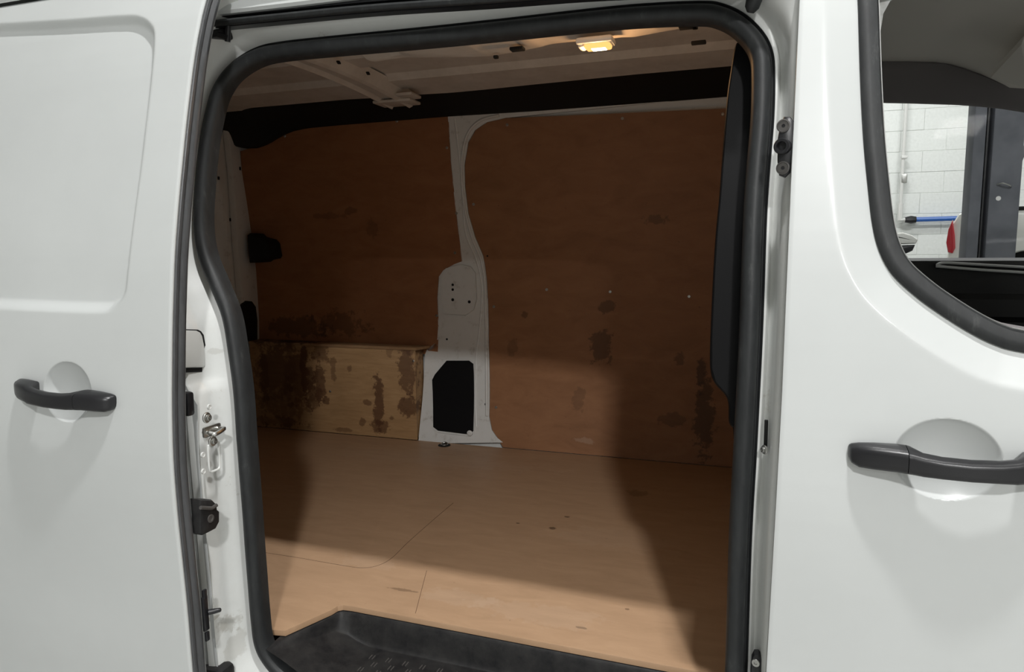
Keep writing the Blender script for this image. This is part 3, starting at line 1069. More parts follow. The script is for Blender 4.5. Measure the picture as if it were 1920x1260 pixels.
# corner post
poly = [(1.735, 0.6), (1.80, 0.6), (1.86, 0.9), (1.875, 1.3), (1.86, 1.6), (1.83, 1.9), (1.79, 2.05), (1.70, 2.05), (1.715, 1.85), (1.72, 1.5), (1.73, 1.2), (1.735, 0.9)]
post = MB().prism(poly, lambda u, v, d: (-2.43 + d, u, v), 0, 0.035, 0.008).done('rear_corner_post', STEEL, van)
for (px, py) in ((450, 316), (410, 334), (432, 412), (411, 501)):
    c = at(px, py, 0, -2.394)
    if c[1] < 1.72:
        c = at(px, py, 0, -2.43)
    MB().box(c, (0.006, 0.010, 0.016), 0.002).done('hole', HOLE, post)
# black covers in the rear corner
cp = [(462, 440), (466, 437), (474, 438), (480, 444), (498, 449), (504, 457), (506, 480), (503, 485), (489, 488), (483, 492), (466, 493)]
pts = [at(x, y, 1, 1.74)[[0, 2]] for x, y in cp]
o = MB().prism(pts, lambda u, v, d: (u, 1.86 - d, v), 0, 0.12, 0.012).done('hinge_cover', TRIM, van)
tag(o, 'black plastic cover in the rear corner')
cp = [(450, 590), (455, 573), (464, 564), (474, 565), (481, 575), (484, 600), (484, 640), (450, 640)]
pts = [at(x, y, 0, -2.38)[[1, 2]] for x, y in cp]
o = MB().prism(pts, lambda u, v, d: (-2.40 + d, u, v), 0, 0.02, 0.008).done('rear_lamp_cover', TRIM, van)
tag(o, 'black rounded cover low on the rear post')
# bulkhead behind the cab
V = np.array([[(0.03 + 0.01 * math.sin(z * 14), y, z) for z in np.linspace(0.45, 2.18, 50)] for y in np.linspace(0.13, 1.9, 8)])
V[0, :, 1] = [float(S(z)) + 0.13 for z in V[0, :, 2]]
bh = grid_obj('bulkhead', V, STEEL, van, 40)

# ------------------------------------------------------------------ roof of the load space
RZ = lambda y: 2.165 - 0.05 * ((y - 0.96) / 0.66) ** 2
prof = []
ribs = [(0.62, 0.0), (0.80, 0.0), (0.83, -0.022), (0.93, -0.022), (0.96, 0.0), (1.10, 0.0), (1.13, -0.022), (1.23, -0.022), (1.26, 0.0), (1.38, 0.0), (1.405, -0.02), (1.50, -0.02), (1.53, -0.005), (1.63, -0.005)]
rb = [(y, RZ(y) + d) for y, d in [(0.32, 0), (0.45, 0)] + ribs]
V = np.array([[(x, y, z) for y, z in rb] for x in np.linspace(-2.5, 0.03, 10)])
o = grid_obj('roof_panel', V, ROOFPAINT, van, 20)
tag(o, 'ribbed steel roof panel above the load space')
# near cantrail panel that carries the lamp
cy = [(0.24, 1.93), (0.30, 1.955), (0.36, 1.968), (0.42, 1.975), (0.47, 1.976), (0.53, 1.977), (0.58, 1.979), (0.63, 1.983), (0.67, 1.987), (0.685, 2.0), (0.69, 2.03), (0.72, 2.05), (0.76, 2.07), (0.80, 2.145)]
xs = np.linspace(-1.02, 0.02, 110)
V = np.zeros((len(xs), len(cy), 3))
for i, x in enumerate(xs):
    for j, (y, z) in enumerate(cy):
        pr_ = 0
        ed = 0.02 * math.sin(x * 7.3) + 0.015 * math.sin(x * 17 + 1)
        if 2 < j < 9:
            pr_ = 0.012 * (sstep(0.2, 0.6, math.sin(x * 11)) * (1 if j in (4, 5, 6) else 0.3)) + 0.006 * (1 if (int((x + 3) / 0.11) % 3 == 0 and j in (5, 6)) else 0)
        V[i, j] = (x, y + (ed if 6 < j < 12 else 0), z + pr_)
cant = grid_obj('cantrail_panel', V, ROOFPAINT, van, 25, flip=True)
tag(cant, 'pressed steel panel along the roof edge carrying the lamp')
for (px, py, sx, sy) in ((970, 92, 0.035, 0.012), (1290, 50, 0.04, 0.012), (1310, 80, 0.035, 0.008), (930, 107, 0.012, 0.006), (1303, 50, 0.012, 0.012)):
    c = at(px, py, 2, 1.972)
    MB().box(c, (sx, sy * 2, 0.008), 0.002).done('slot', HOLE, cant)
# cross beam under the roof
bx = []
for px, py in ((561, 112), (754, 178)):
    bx.append(at(px, py, 2, 2.115))
b0, b1 = bx
xc0, xc1 = b0[0], b1[0]
sl = (xc1 - xc0) / (b1[1] - b0[1])
BEAM = MB()
pr = [(-0.075, 0.03), (-0.055, 0.0), (-0.04, -0.004), (-0.03, 0.006), (0.03, 0.006), (0.04, -0.004), (0.055, 0.0), (0.075, 0.03)]
ysb = np.linspace(0.35, 1.60, 26)
V = np.array([[(xc0 + (y - b0[1]) * sl + u, y, RZ(y) - 0.055 + v * 1.6) for u, v in pr] for y in ysb])
beam = grid_obj('roof_beam', V, ROOFPAINT, van, 25, flip=False)
tag(beam, 'pressed steel cross beam under the roof')
yb_ = 1.555
xb_ = xc0 + (yb_ - b0[1]) * sl
MB().box((xb_ + 0.01, yb_, RZ(yb_) - 0.052), (0.17, 0.10, 0.012), 0.004).box((xb_ + 0.09, yb_ - 0.05, RZ(yb_) - 0.04), (0.07, 0.09, 0.012), 0.004).done('beam_foot', ROOFPAINT, beam)
for px, py in ((635, 118), (690, 135)):
    c = at(px, py, 2, 2.115)
    MB().box((c[0], c[1], RZ(c[1]) - 0.047), (0.012, 0.03, 0.006), 0.002, Matrix.Rotation(0.4, 4, 'Z')).done('slot', HOLE, beam)

# black trim along the far roof edge
lo_px = [(415, 266), (440, 273), (452, 277), (478, 276), (500, 268), (522, 255), (545, 245), (575, 239), (640, 233), (740, 225), (840, 217), (1000, 207), (1200, 192), (1400, 176)]
hi_px = [(415, 184), (436, 190), (455, 200), (475, 203), (500, 201), (560, 196), (640, 188), (700, 181), (790, 172), (840, 166), (900, 161), (1000, 154), (1200, 139), (1400, 122)]
V = np.zeros((len(lo_px), 6, 3))
lo3 = np.array([at(x, y, 1, 1.735) for x, y in lo_px])
hi3 = np.array([at(x, y, 1, 1.60) for x, y in hi_px])
xs = np.linspace(-2.44, 0.02, 80)
lz, hz = [np.interp(xs, a[:, 0], a[:, 2]) for a in (lo3, hi3)]
hz = np.minimum(hz, 2.135)
V = np.array([[(x, 1.80, a), (x, 1.742, a - 0.002), (x, 1.732, a + 0.004), (x, 1.70, a * 0.6 + bb * 0.4), (x, 1.64, a * 0.25 + bb * 0.75), (x, 1.60, bb), (x, 1.60, bb + 0.02), (x, 1.62, 2.18)] for x, a, bb in zip(xs, lz, hz)])
o = grid_obj('cantrail_trim', V, TRIM, van, 40)
tag(o, 'black trim along the far roof edge')

# interior lamp
lc = at(1117, 82, 2, 1.962)
lamp = MB()
lamp.box(lc + np.array([0, 0, 0.004]), (0.088, 0.055, 0.016), 0.006)
lamp = lamp.done('interior_lamp', PIPEW, van)
tag(lamp, 'lit warm lamp under the roof edge')
LENS = emit_mat('lit_lens', (1.0, 0.50, 0.15), 1.6)
MB().box(lc + np.array([0.006, 0, -0.006]), (0.062, 0.042, 0.014), 0.006, seg=3).done('lens', LENS, lamp)
MB().box(lc + np.array([0.008, 0.002, -0.011]), (0.036, 0.026, 0.006), 0.0028, seg=2).done('bulb_glow', emit_mat('hot_bulb', (1.0, 0.82, 0.5), 14.0), lamp)
MB().box(lc + np.array([-0.033, 0, -0.005]), (0.014, 0.036, 0.010), 0.004).done('switch', PIPEW, lamp)
ld = bpy.data.lights.new('bulb', 'POINT')
ld.energy = 1.5
ld.color = (1.0, 0.55, 0.24)
ld.shadow_soft_size = 0.02
lo = bpy.data.objects.new('bulb', ld)
COL.objects.link(lo)
lo.parent = lamp
lo.location = Vector(lc - np.array(VAN)) + Vector((0.006, 0, -0.03))

# ------------------------------------------------------------------ black trim inside the front pillar
TP = [(1384, 84), (1380, 97), (1374, 135), (1368, 177), (1363, 233), (1353, 367), (1347, 430), (1342, 503), (1336, 637), (1336, 690), (1343, 714), (1363, 737), (1370, 757), (1371, 790), (1378, 800), (1380, 830)]
tp = [on_surf(x, y, lambda z: F(z) + 0.05)[[0, 2]] for x, y in TP]
zt, zb2 = tp[0][1], tp[-1][1]
poly = [(0.03, zt + 0.03)] + [tuple(p) for p in tp] + [(tp[-1][0] + 0.004, 0.62), (0.03, 0.62)]
o = sheet('pillar_trim', poly, lambda z: F(z) + 0.06, 0.02, TRIMG, van, 0.04)
tag(o, 'black plastic trim inside the front pillar')
edgep = np.array([(p[0] + 0.003, float(F(p[1])) + 0.05, p[1]) for p in catmull(tp, 4)])
MB().tube(edgep, 0.007, 8).done('trim_edge', TRIMG, o)
# ------------------------------------------------------------------ far body pillar between the boards
GP = lambda z: G(z) + 0.006
L_PX = [(842, 205), (842, 217), (847, 300), (855, 380), (862, 440), (868, 490), (852, 496), (834, 506), (825, 519), (822, 560), (824, 610), (822, 640), (803, 654), (785, 664), (786, 690), (785, 760), (785, 830)]
R_PX = [(945, 828), (933, 818), (924, 805), (919, 780), (918, 640), (917, 570), (914, 520), (908, 480), (893, 445), (880, 400), (874, 350), (873, 310), (880, 268), (893, 245), (915, 230), (950, 222), (1380, 178), (1380, 165)]
poly = [on_surf(x, y, GP)[[0, 2]] for x, y in L_PX] + [on_surf(x, y, GP)[[0, 2]] for x, y in R_PX]
xbox = at(780, 740, 1, 1.74)[0] + 0.004
for p in poly:
    if p[1] < 1.015:
        p[0] = max(p[0], xbox)
pil = sheet('body_pillar', poly, GP, 0.014, STEEL, van, 0.04)
tag(pil, 'white steel pillar between the two wall boards')
PF = lambda z: G(z) - 0.008
# raised bead along the right edge
bd = np.array([on_surf(x, y, PF) for x, y in [(853, 222), (862, 300), (868, 380), (874, 440), (890, 478), (902, 520), (904, 560), (899, 620), (893, 672), (892, 740), (893, 800)]])
MB().tube(catmull(bd, 5), 0.005, 8).done('pillar_bead', STEEL, pil)
bd = np.array([on_surf(x, y, PF) for x, y in [(936, 216), (905, 224), (886, 238), (873, 262), (866, 305), (867, 350), (873, 398), (886, 447), (902, 486), (909, 524), (911, 570), (912, 640), (913, 780)]])
MB().tube(catmull(bd, 5), 0.007, 8).done('pillar_rim', STEEL, pil)
# pressed pad with holes
pad = [(838, 503), (866, 496), (884, 500), (893, 512), (895, 560), (890, 580), (876, 590), (838, 588), (830, 570), (829, 520)]
pts = [on_surf(x, y, PF)[[0, 2]] for x, y in pad]
sheet('pillar_pad', [tuple(p) for p in pts], lambda z: PF(z) + 0.002, 0.016, STEEL, pil, 0.03)
for px, py, r in ((849, 534, 0.006), (849, 543, 0.006), (849, 562, 0.007), (880, 566, 0.007), (838, 636, 0.005), (911, 570, 0.006), (911, 758, 0.006), (914, 480, 0.004)):
    c = on_surf(px, py, lambda z: PF(z) - (0.014 if 830 < px < 895 and py < 600 else 0.0))
    MB().lathe([(r, 0.0005), (r, 0.0015), (0, 0.0015)], c, (0, -1, 0), 12).done('hole', HOLE, pil)
# lower face bulges out level with the box
GB = lambda z: G(z) - 0.012
lowp = [(781, 690), (800, 670), (830, 660), (890, 660), (900, 700), (905, 815), (860, 822), (781, 828)]
# black access cover
acp = [(838, 676), (880, 676), (888, 682), (889, 700), (888, 808), (880, 814), (822, 807), (813, 800), (811, 712), (816, 702)]
pts = [on_surf(x, y, lambda z: G(z) - 0.01)[[0, 2]] for x, y in acp]
sheet('cover_rim', [tuple(p) for p in (np.array(pts) - np.mean(pts, 0)) * 1.05 + np.mean(pts, 0)], lambda z: G(z) - 0.006, 0.006, STEEL, pil, 0.05)
cv = sheet('access_cover', [tuple(p) for p in pts], lambda z: G(z) - 0.006, 0.009, TRIMG, pil, 0.05)
tag(cv, 'black access cover low on the pillar')
c = on_surf(881, 812, lambda z: G(z) - 0.016)
MB().lathe([(0.013, 0), (0.013, 0.004), (0.009, 0.006), (0.004, 0.006), (0.003, 0.003), (0, 0.003)], c, (0, -1, 0), 16).done('cover_clip', STEEL, pil)

# ================================================================== boards
c_ = lambda px, py, yf: on_surf(px, py, yf)


def stain(px, py, rxp, rzp, s, yf):
    p = on_surf(px, py, yf)
    k = 2.9 / 1340
    return (p[0], p[1], p[2], rxp * k, 0.5, rzp * k, s)


st_front = [stain(1130, 650, 26, 34, 0.62, G), stain(1140, 575, 18, 14, 0.55, G), stain(1320, 780, 18, 75, 0.7, G), stain(1315, 700, 10, 30, 0.75, G),
            stain(1260, 785, 25, 12, 0.4, G), stain(1275, 670, 10, 14, 0.5, G), stain(1230, 412, 22, 9, 0.45, G), stain(985, 590, 6, 7, 0.5, G), stain(1085, 750, 14, 28, 0.3, G),
            stain(1095, 825, 18, 6, -0.16, G), stain(960, 650, 12, 16, 0.3, G)]
BOARDF = wood_mat('wall_board_front', (0.225, 0.104, 0.046), (0.28, 0.133, 0.062), (0.33, 0.162, 0.077), st_front, (1.0, 3, 2.4), 0.55)
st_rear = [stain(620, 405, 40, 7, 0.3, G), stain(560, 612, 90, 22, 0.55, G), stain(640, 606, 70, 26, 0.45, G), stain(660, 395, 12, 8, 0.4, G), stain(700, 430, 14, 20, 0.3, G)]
BOARDR = wood_mat('wall_board_rear', (0.23, 0.098, 0.042), (0.285, 0.125, 0.056), (0.33, 0.152, 0.07), st_rear, (1.0, 3, 2.4), 0.55)

FR_PX = [(950, 222), (1100, 216), (1250, 209), (1385, 203), (1400, 420), (1400, 700), (1400, 880), (1372, 873), (1150, 851), (960, 830), (945, 826), (933, 818), (924, 805), (919, 780), (918, 640), (917, 570), (914, 520), (908, 480), (893, 445), (880, 400), (874, 350), (873, 310), (880, 268), (893, 245), (915, 230)]
poly = [on_surf(x, y, G)[[0, 2]] for x, y in FR_PX]
for p in poly:
    p[1] = FLOOR + 0.001 if p[1] < FLOOR + 0.034 else p[1]
e = empty('wall_board', (-0.5, 1.85, FLOOR), 'large brown wooden wall board to the right of the steel pillar', 'panel')
sheet('board', [tuple(p) for p in poly], lambda z: G(z) + 0.004, 0.012, BOARDF, e, 0.04)


def wall_screw(parent, px, py, r=0.0065):
    c = on_surf(px, py, lambda z: G(z) - 0.008)
    MB().lathe([(r, 0), (r, 0.001), (0.8 * r, 0.0022), (0.35 * r, 0.0022), (0.25 * r, 0.0008), (0, 0.0008)], c, (0, -1, 0.05), 12).done('screw', ZINC, parent)


for px, py in ((951, 234), (1167, 222), (1355, 214), (1025, 543), (1144, 547), (1292, 556), (926, 575), (930, 764), (1348, 430), (888, 383)):
    wall_screw(e, px, py)
RR_PX = [(453, 284), (478, 276), (500, 268), (522, 255), (545, 246), (575, 240), (640, 234), (740, 226), (842, 218), (847, 300), (855, 380), (862, 440), (868, 490), (852, 496), (834, 506), (825, 519), (822, 560), (824, 610), (822, 665), (470, 640), (465, 520), (460, 400)]
poly = [on_surf(x, y, G)[[0, 2]] for x, y in RR_PX]
e = empty('wall_board', (-1.9, 1.85, 1.05), 'brown wooden wall board behind the box, left of the steel pillar', 'panel')
sheet('board', [tuple(p) for p in poly], lambda z: G(z) + 0.004, 0.012, BOARDR, e, 0.04)
for px, py in ((744, 227), (534, 255), (838, 277), (853, 474), (819, 592), (467, 600), (856, 400)):
    wall_screw(e, px, py)

# wheel arch box
BY = 1.74
bz1 = at(782, 652, 1, BY)[2]
bx0, bx1 = -2.376, at(780, 740, 1, BY)[0]


def bst(px, py, rxp, rzp, s):
    p = at(px, py, 1, BY)
    k = 2.9 / 1340
    return (p[0], p[1], p[2], rxp * k, 0.5, rzp * k, s)


st_box = [bst(710, 750, 14, 62, 0.8), bst(762, 695, 19, 60, 0.7), bst(764, 760, 22, 24, 0.75), bst(570, 690, 9, 70, 0.75), bst(600, 720, 14, 50, 0.7), bst(625, 690, 8, 30, 0.5), bst(540, 730, 12, 30, 0.4), bst(495, 700, 12, 60, 0.5),
          bst(610, 750, 14, 9, 0.7), bst(690, 755, 14, 6, 0.6), bst(715, 800, 24, 14, 0.7), bst(645, 806, 25, 6, 0.5), bst(735, 785, 10, 6, 0.6), bst(655, 690, 7, 7, 0.5), bst(730, 660, 8, 12, 0.4), bst(545, 760, 10, 8, 0.5), bst(590, 640, 70, 7, 0.6), bst(680, 792, 8, 10, 0.6), bst(770, 660, 14, 10, 0.55), bst(520, 790, 60, 12, 0.4), bst(530, 710, 85, 110, 0.5), bst(520, 690, 45, 70, 0.45), bst(560, 700, 35, 60, 0.4), bst(590, 745, 22, 30, 0.55), bst(600, 660, 24, 22, 0.6)]
BOXM = wood_mat('box_plywood', (0.29, 0.172, 0.08), (0.37, 0.225, 0.108), (0.45, 0.285, 0.145), st_box, (1.2, 4, 9), 0.55, dark=(0.075, 0.030, 0.014), speck=0.7)
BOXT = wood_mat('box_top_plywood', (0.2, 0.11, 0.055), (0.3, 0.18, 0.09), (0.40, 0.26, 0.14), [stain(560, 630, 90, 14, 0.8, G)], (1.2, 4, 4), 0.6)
e = empty('wheel_arch_box', ((bx0 + bx1) / 2, 1.8, FLOOR), 'stained plywood box along the floor under the rear wall board', 'box')
MB().box(((bx0 + bx1) / 2, BY + 0.006, (FLOOR + bz1 - 0.012) / 2 + 0.001), (bx1 - bx0, 0.012, bz1 - 0.012 - FLOOR), 0.0015).done('front_board', BOXM, e)
tb = at(815, 644, 2, bz1)
MB().prism([(bx0, BY - 0.004), (bx1 + 0.006, BY - 0.004), (bx1 + 0.036, BY + 0.082), (bx0, BY + 0.082)], lambda u, v, d: (u, v, bz1 - 0.012 + d), 0, 0.012, 0.0015).done('top_board', BOXT, e)
MB().box((bx1 - 0.008, BY + 0.05, (FLOOR + bz1) / 2), (0.012, 0.075, bz1 - FLOOR - 0.03), 0.001).done('end_board', BOXM, e)
MB().box((bx1 - 0.025, BY + 0.022, (FLOOR + bz1) / 2), (0.02, 0.02, bz1 - FLOOR - 0.03), 0.001).done('corner_batten', BOXT, e)
for px, py in ((619, 734), (775, 652 + 25)):
    c = at(px, py, 1, BY)
    MB().lathe([(0.006, 0), (0.006, 0.001), (0.004, 0.002), (0, 0.002)], c, (0, -1, 0), 12).done('screw', ZINC, e)

# floor board
fe = [(508, 1180), (535, 1182), (622, 1143), (633, 1136), (643, 1134), (660, 1136)]
fpts = [at(x, y, 2, FLOOR)[:2] for x, y in fe]
p_r = at(1310, 1259, 2, FLOOR)[:2]


def fst(px, py, rx, ry, s):
    p = at(px, py, 2, FLOOR)
    return (p[0], p[1], p[2], rx, ry, 0.5, s)


st_floor = [fst(1036, 990, 0.014, 0.012, 0.7), fst(1063, 969, 0.012, 0.007, 0.7), fst(972, 981, 0.008, 0.006, 0.7), fst(1176, 1142, 0.006, 0.005, 0.5), fst(1090, 1177, 0.012, 0.004, 0.5),
            fst(850, 1120, 0.10, 0.04, -0.10), fst(1010, 1150, 0.16, 0.05, -0.09), fst(690, 1055, 0.08, 0.04, -0.08), fst(1150, 1010, 0.2, 0.08, -0.06), fst(800, 860, 0.5, 0.09, -0.07), fst(755, 1106, 0.05, 0.006, 0.4), fst(1195, 925, 0.05, 0.03, 0.3)]
FLOORM = wood_mat('floor_board', (0.40, 0.255, 0.152), (0.45, 0.288, 0.175), (0.50, 0.325, 0.20), st_floor, (1.6, 6, 3), 0.5, speck=0.3, gscale=4.0)
poly = [(-2.42, fpts[0][1])] + [tuple(p) for p in fpts] + [tuple(p_r), (0.012, p_r[1] - 0.002), (0.012, 1.742), (bx1, 1.742), (bx1, 1.738), (-2.42, 1.738)]
fl = MB().prism(poly, lambda u, v, d: (u, v, FLOOR - 0.014 + d), 0, 0.014, 0.002).done('floor_board', FLOORM, None)
tag(fl, 'scuffed light brown wooden floor board covering the load space', 'floor board')
SEAM = new_mat('seam_dark', (0.14, 0.08, 0.045), 0.8)[0]


def seam(px, r, name):
    pts = catmull([at(x, y, 2, FLOOR - 0.0002) for x, y in px], 5)
    o = MB().tube(pts, r, 6).done(name, SEAM, fl)
    return o


seam([(460, 1030), (495, 1036), (560, 1046), (640, 1060), (680, 1065), (710, 1060), (735, 1046), (765, 1017), (810, 977), (850, 943)], 0.0009, 'scored_line')
seam([(800, 1070), (779, 1150)], 0.0007, 'board_joint')
# lashing ring recess by the pillar
c = at(841, 830, 2, FLOOR)
c[1] = min(c[1], 1.70)
ring = MB().lathe([(0.028, 0.0), (0.028, 0.002), (0.02, 0.002), (0.018, 0.001), (0, 0.001)], c, (0, 0, 1), 20).done('lashing_cup', HOLE, fl)
MB().tube([c + np.array([0.014 * math.cos(a), 0.014 * math.sin(a), 0.004 + 0.006 * max(0, math.sin(a))]) for a in np.linspace(0, 2 * math.pi, 17)], 0.003, 6, False).done('lashing_ring', ZINC, fl)

# ------------------------------------------------------------------ step tray
edge2 = np.array([(-1.3, fpts[0][1] + 0.0)] + [tuple(p) for p in fpts] + [tuple(p_r), (0.03, p_r[1])])
xs = np.linspace(-1.03, 0.012, 180)
ye = np.interp(xs, edge2[:, 0], edge2[:, 1])
ts = 1 - np.linspace(0, 1, 60)[::-1] ** 1.6
V = np.zeros((len(xs), len(ts), 3))
Y0 = 0.098
for i, x in enumerate(xs):
    yb = ye[i] + 0.012
    for j, t in enumerate(ts):
        y = Y0 + (yb - Y0) * t
        de = yb - y
        dl = max(0.0, x + 1.06)
        a = float(sstep(0.0, 0.022, de - 0.012)) if x > -0.93 else float(sstep(0.0, 0.022 + 0.5 * (-0.93 - x), de - 0.012))
        bl = float(sstep(0.0, 0.20, dl))
        z = 0.584 - 0.068 * a * bl
        V[i, j] = (x, y, z)
tray = grid_obj('step_tray', V, TRAY, van, 60, flip=False)
tag(tray, 'black moulded plastic step tray inside the sill')
bm = bmesh.new()
for i, x in enumerate(np.arange(-0.84, -0.04, 0.044)):
    for j, y in enumerate(np.arange(0.135, 0.262, 0.026)):
        xo = x + (0.02 if j % 2 else 0)
        for ddx in (-0.004, 0.004):
            mt = bmesh.ops.create_cube(bm, size=1)
            bmesh.ops.transform(bm, matrix=Matrix.Translation((xo + ddx, y, 0.5165)) @ Matrix.Diagonal((0.0022, 0.016, 0.003, 1)), verts=mt['verts'])
me = bpy.data.meshes.new('tread_ribs')
bm.to_mesh(me)
bm.free()
tr_ = link(me, 'tread_ribs', TREAD, tray, 0)
tag(tr_, kind='stuff')
# black lower trim visible below the rear jamb
c = at(412, 1245, 1, 0.03)
MB().box(c + np.array([-0.02, 0.0, -0.06]), (0.09, 0.05, 0.12), 0.015).done('sill_end_cap', TRAY, van)

# ================================================================== cab interior
hdr_top = [(1640, 118), (1700, 118), (1770, 120), (1800, 128), (1840, 142), (1880, 158), (1925, 166)]
A = np.array([at(x, y, 1, 1.72) for x, y in hdr_top])
A = np.vstack([[0.14, 1.72, A[0][2]], A, [1.1, 1.72, A[-1][2] - 0.012], [1.5, 1.72, A[-1][2] - 0.05]])
yy = np.linspace(0.16, 1.76, 50)
xs = np.linspace(0.06, 1.35, 30)


def head_z(x, y):
    t = (y - 0.16) / 1.6
    ze = min(2.125, float(np.interp(x, A[:, 0], A[:, 2])) + 0.006)
    zc = 2.132 - 0.02 * float(sstep(0.5, 1.3, x))
    f = float(sstep(0.62, 0.975, t))
    z = zc * (1 - f) + ze * f
    z -= 0.16 * float(sstep(0.12, 0.0, t))
    z -= 0.012 * math.exp(-((x - 0.78) / 0.05) ** 2) * float(sstep(0.3, 0.6, t))
    return z


V = np.array([[(x, y, head_z(x, y)) for y in yy] for x in xs])
o = grid_obj('headliner', V, HEAD, van, 60)
tag(o, 'grey cloth headliner of the cab')
# far side header above the far window
hdr_bot = [(1640, 189), (1700, 190), (1770, 192), (1800, 193), (1840, 196), (1880, 200), (1925, 207)]
B = np.array([at(x, y, 1, 1.80) for x, y in hdr_bot])
B = np.vstack([[0.14, 1.80, B[0][2]], B, [1.1, 1.80, B[-1][2] - 0.012], [1.5, 1.80, B[-1][2] - 0.06]])
V = np.array([[a + np.array([0, 0.02, 0.03]), a, a * 0.6 + b_ * 0.4 + np.array([0, -0.01, 0]), a * 0.2 + b_ * 0.8 + np.array([0, -0.008, 0]), b_, b_ + np.array([0, 0.02, -0.004]), b_ + np.array([0, 0.10, 0.02])] for a, b_ in zip(A, B)])
o = grid_obj('far_window_header', V, HEADDARK, van, 60, flip=True)
tag(o, 'dark cloth header over the far cab window')
MB().box((0.24, 1.80, 1.30), (0.18, 0.14, 1.5), 0.03).done('far_pillar_trim', HEADDARK, van)
# sun visor at the right
vz = [at(x, y, 1, yv) for x, y, yv in ((1857, 146, 1.55), (1925, 165, 1.6), (1990, 120, 1.5), (1990, 60, 1.3), (1915, 84, 1.32))]
vv = np.array(vz)
up = np.array([0.0, -0.02, 0.02])
mesh_obj('sun_visor', list(vv) + list(vv + up), [(0, 1, 2, 3, 4), (9, 8, 7, 6, 5), (0, 5, 6, 1), (1, 6, 7, 2), (2, 7, 8, 3), (3, 8, 9, 4), (4, 9, 5, 0)], HEAD, van, 30, fix=True)
# far cab door: inner trim with bright grab edge, glass
zt_ = at(1700, 487, 1, 1.80)[2]
V = np.array([[(x, y, z) for y, z in ((1.92, zt_ + 0.004), (1.82, zt_ + 0.004), (1.785, zt_ - 0.004), (1.78, zt_ - 0.02), (1.785, zt_ - 0.12), (1.77, zt_ - 0.14), (1.77, zt_ - 0.20), (1.785, zt_ - 0.22), (1.79, 0.5))] for x in np.linspace(0.24, 1.5, 12)])
fd = grid_obj('far_cab_door', V, DOORTRIM, van, 30)
tag(fd, 'black inner trim of the far cab door')
hx0 = at(1757, 497, 1, 1.79)
pts = [at(1757, 497, 1, 1.76), at(1768, 493, 1, 1.765), at(1800, 494, 1, 1.765), at(1850, 497, 1, 1.765), at(1920, 501, 1, 1.765), at(2000, 506, 1, 1.765)]
sp = catmull(pts, 5)
sweep_obj('grab_edge', sp, np.tile(np.array([0, 0, 1.0]), (len(sp), 1)), np.tile(np.array([0, -1.0, 0]), (len(sp), 1)), [(0.004, -0.02), (0.005, 0.008), (0.001, 0.012), (-0.004, 0.008), (-0.004, -0.02)], SILVER, fd)
pts = [at(1755, 499, 1, 1.755), at(1840, 506, 1, 1.755), at(1920, 511, 1, 1.755), at(2000, 517, 1, 1.755)]
sp = catmull(pts, 5)
MB().tube(sp, 0.005, 8).done('grab_lower_edge', SILVER, fd)
sheet('far_window_glass', [(0.26, zt_), (1.25, zt_), (1.15, 1.9), (1.0, 2.02), (0.26, 2.04)], lambda z: 1.93 - 0.6 * max(0.0, z - 1.4) * 0.25, 0.004, GLASS, fd, 0.1)
zz = np.linspace(0.34, zt_, 12)
V = np.array([[(x, 1.96 - float(S(z)), z) for z in zz] for x in np.linspace(0.22, 1.6, 6)])
grid_obj('outer_skin', V, PAINT, fd, 40)
# light pillar trim at the rear top corner of the near window
cp = [on_surf(x, y, lambda z: S(z) + 0.10) for x, y in ((1640, -30), (1690, -12), (1668, 4), (1655, 28), (1650, 60), (1648, 100), (1640, 100))]
poly = [(p[0], p[2]) for p in cp]
sheet('pillar_corner_trim', poly, lambda z: S(z) + 0.10, 0.006, STEEL, van, 0.05)
# cab front closure: dashboard and scuttle
MB().box((1.5, 0.96, 0.9), (0.4, 1.7, 0.9), 0.08).done('dashboard', DOORTRIM, van)
# wheels
tyre = [(0.20, -0.10), (0.30, -0.105), (0.33, -0.08), (0.335, 0), (0.33, 0.08), (0.30, 0.105), (0.20, 0.10)]
rim = [(0.20, 0.09), (0.19, 0.08), (0.17, 0.05), (0.06, 0.07), (0, 0.075)]
for wx in (-1.9, 1.35):
    for wy, s in ((0.22, -1), (1.72, 1)):
        t_ = MB().lathe([(r_ * 0.83, h_) for r_, h_ in tyre + [tyre[0]]], (wx, wy, 0.278), (0, s, 0), 32).done('wheel', TYRE, van)
        MB().lathe([(r_ * 0.83, h_) for r_, h_ in rim], (wx, wy, 0.278), (0, s, 0), 32).done('rim', ZINC, t_)

# ================================================================== behind the van
# lift column
LY = 3.2
lxs = [at(x, 480, 1, LY)[0] for x in (1808, 1831, 1844, 1902)]
top_shift = 0.0
e = empty('lift_column', ((lxs[0] + lxs[3]) / 2, LY, 0), 'tall dark grey steel column of a two post vehicle lift', 'vehicle lift')
cw = lxs[3] - lxs[2]
xa, xb, xc, xd = lxs
MB().box(((xa + xb) / 2, LY + 0.05, 2.1), (xb - xa, 0.14, 4.2), 0.008).done('flange', LIFT, e)
MB().box(((xc + xd) / 2, LY + 0.05, 2.1), (xd - xc, 0.14, 4.2), 0.008).done('column', LIFT, e)
MB().box(((xb + xc) / 2, LY + 0.09, 2.1), (xc - xb + 0.01, 0.05, 4.2)).done('slide_channel', TRIM, e)
MB().box(((xb + xc) / 2 - 0.003, LY + 0.03, 2.1), (0.008, 0.05, 4.2)).done('slide_rod', PLASTIC, e)
pts = [at(x, y, 1, LY + 0.08)[[0, 2]] for x, y in ((1895, 250), (1907, 256), (1917, 275), (1917, 295), (1905, 325), (1893, 345), (1885, 345), (1885, 250))]
MB().prism(pts, lambda u, v, d: (u, LY + 0.10 - d, v), 0, 0.05, 0.004).done('bracket', LIFT, e)
cpt = at(1870, 346, 1, LY - 0.025)
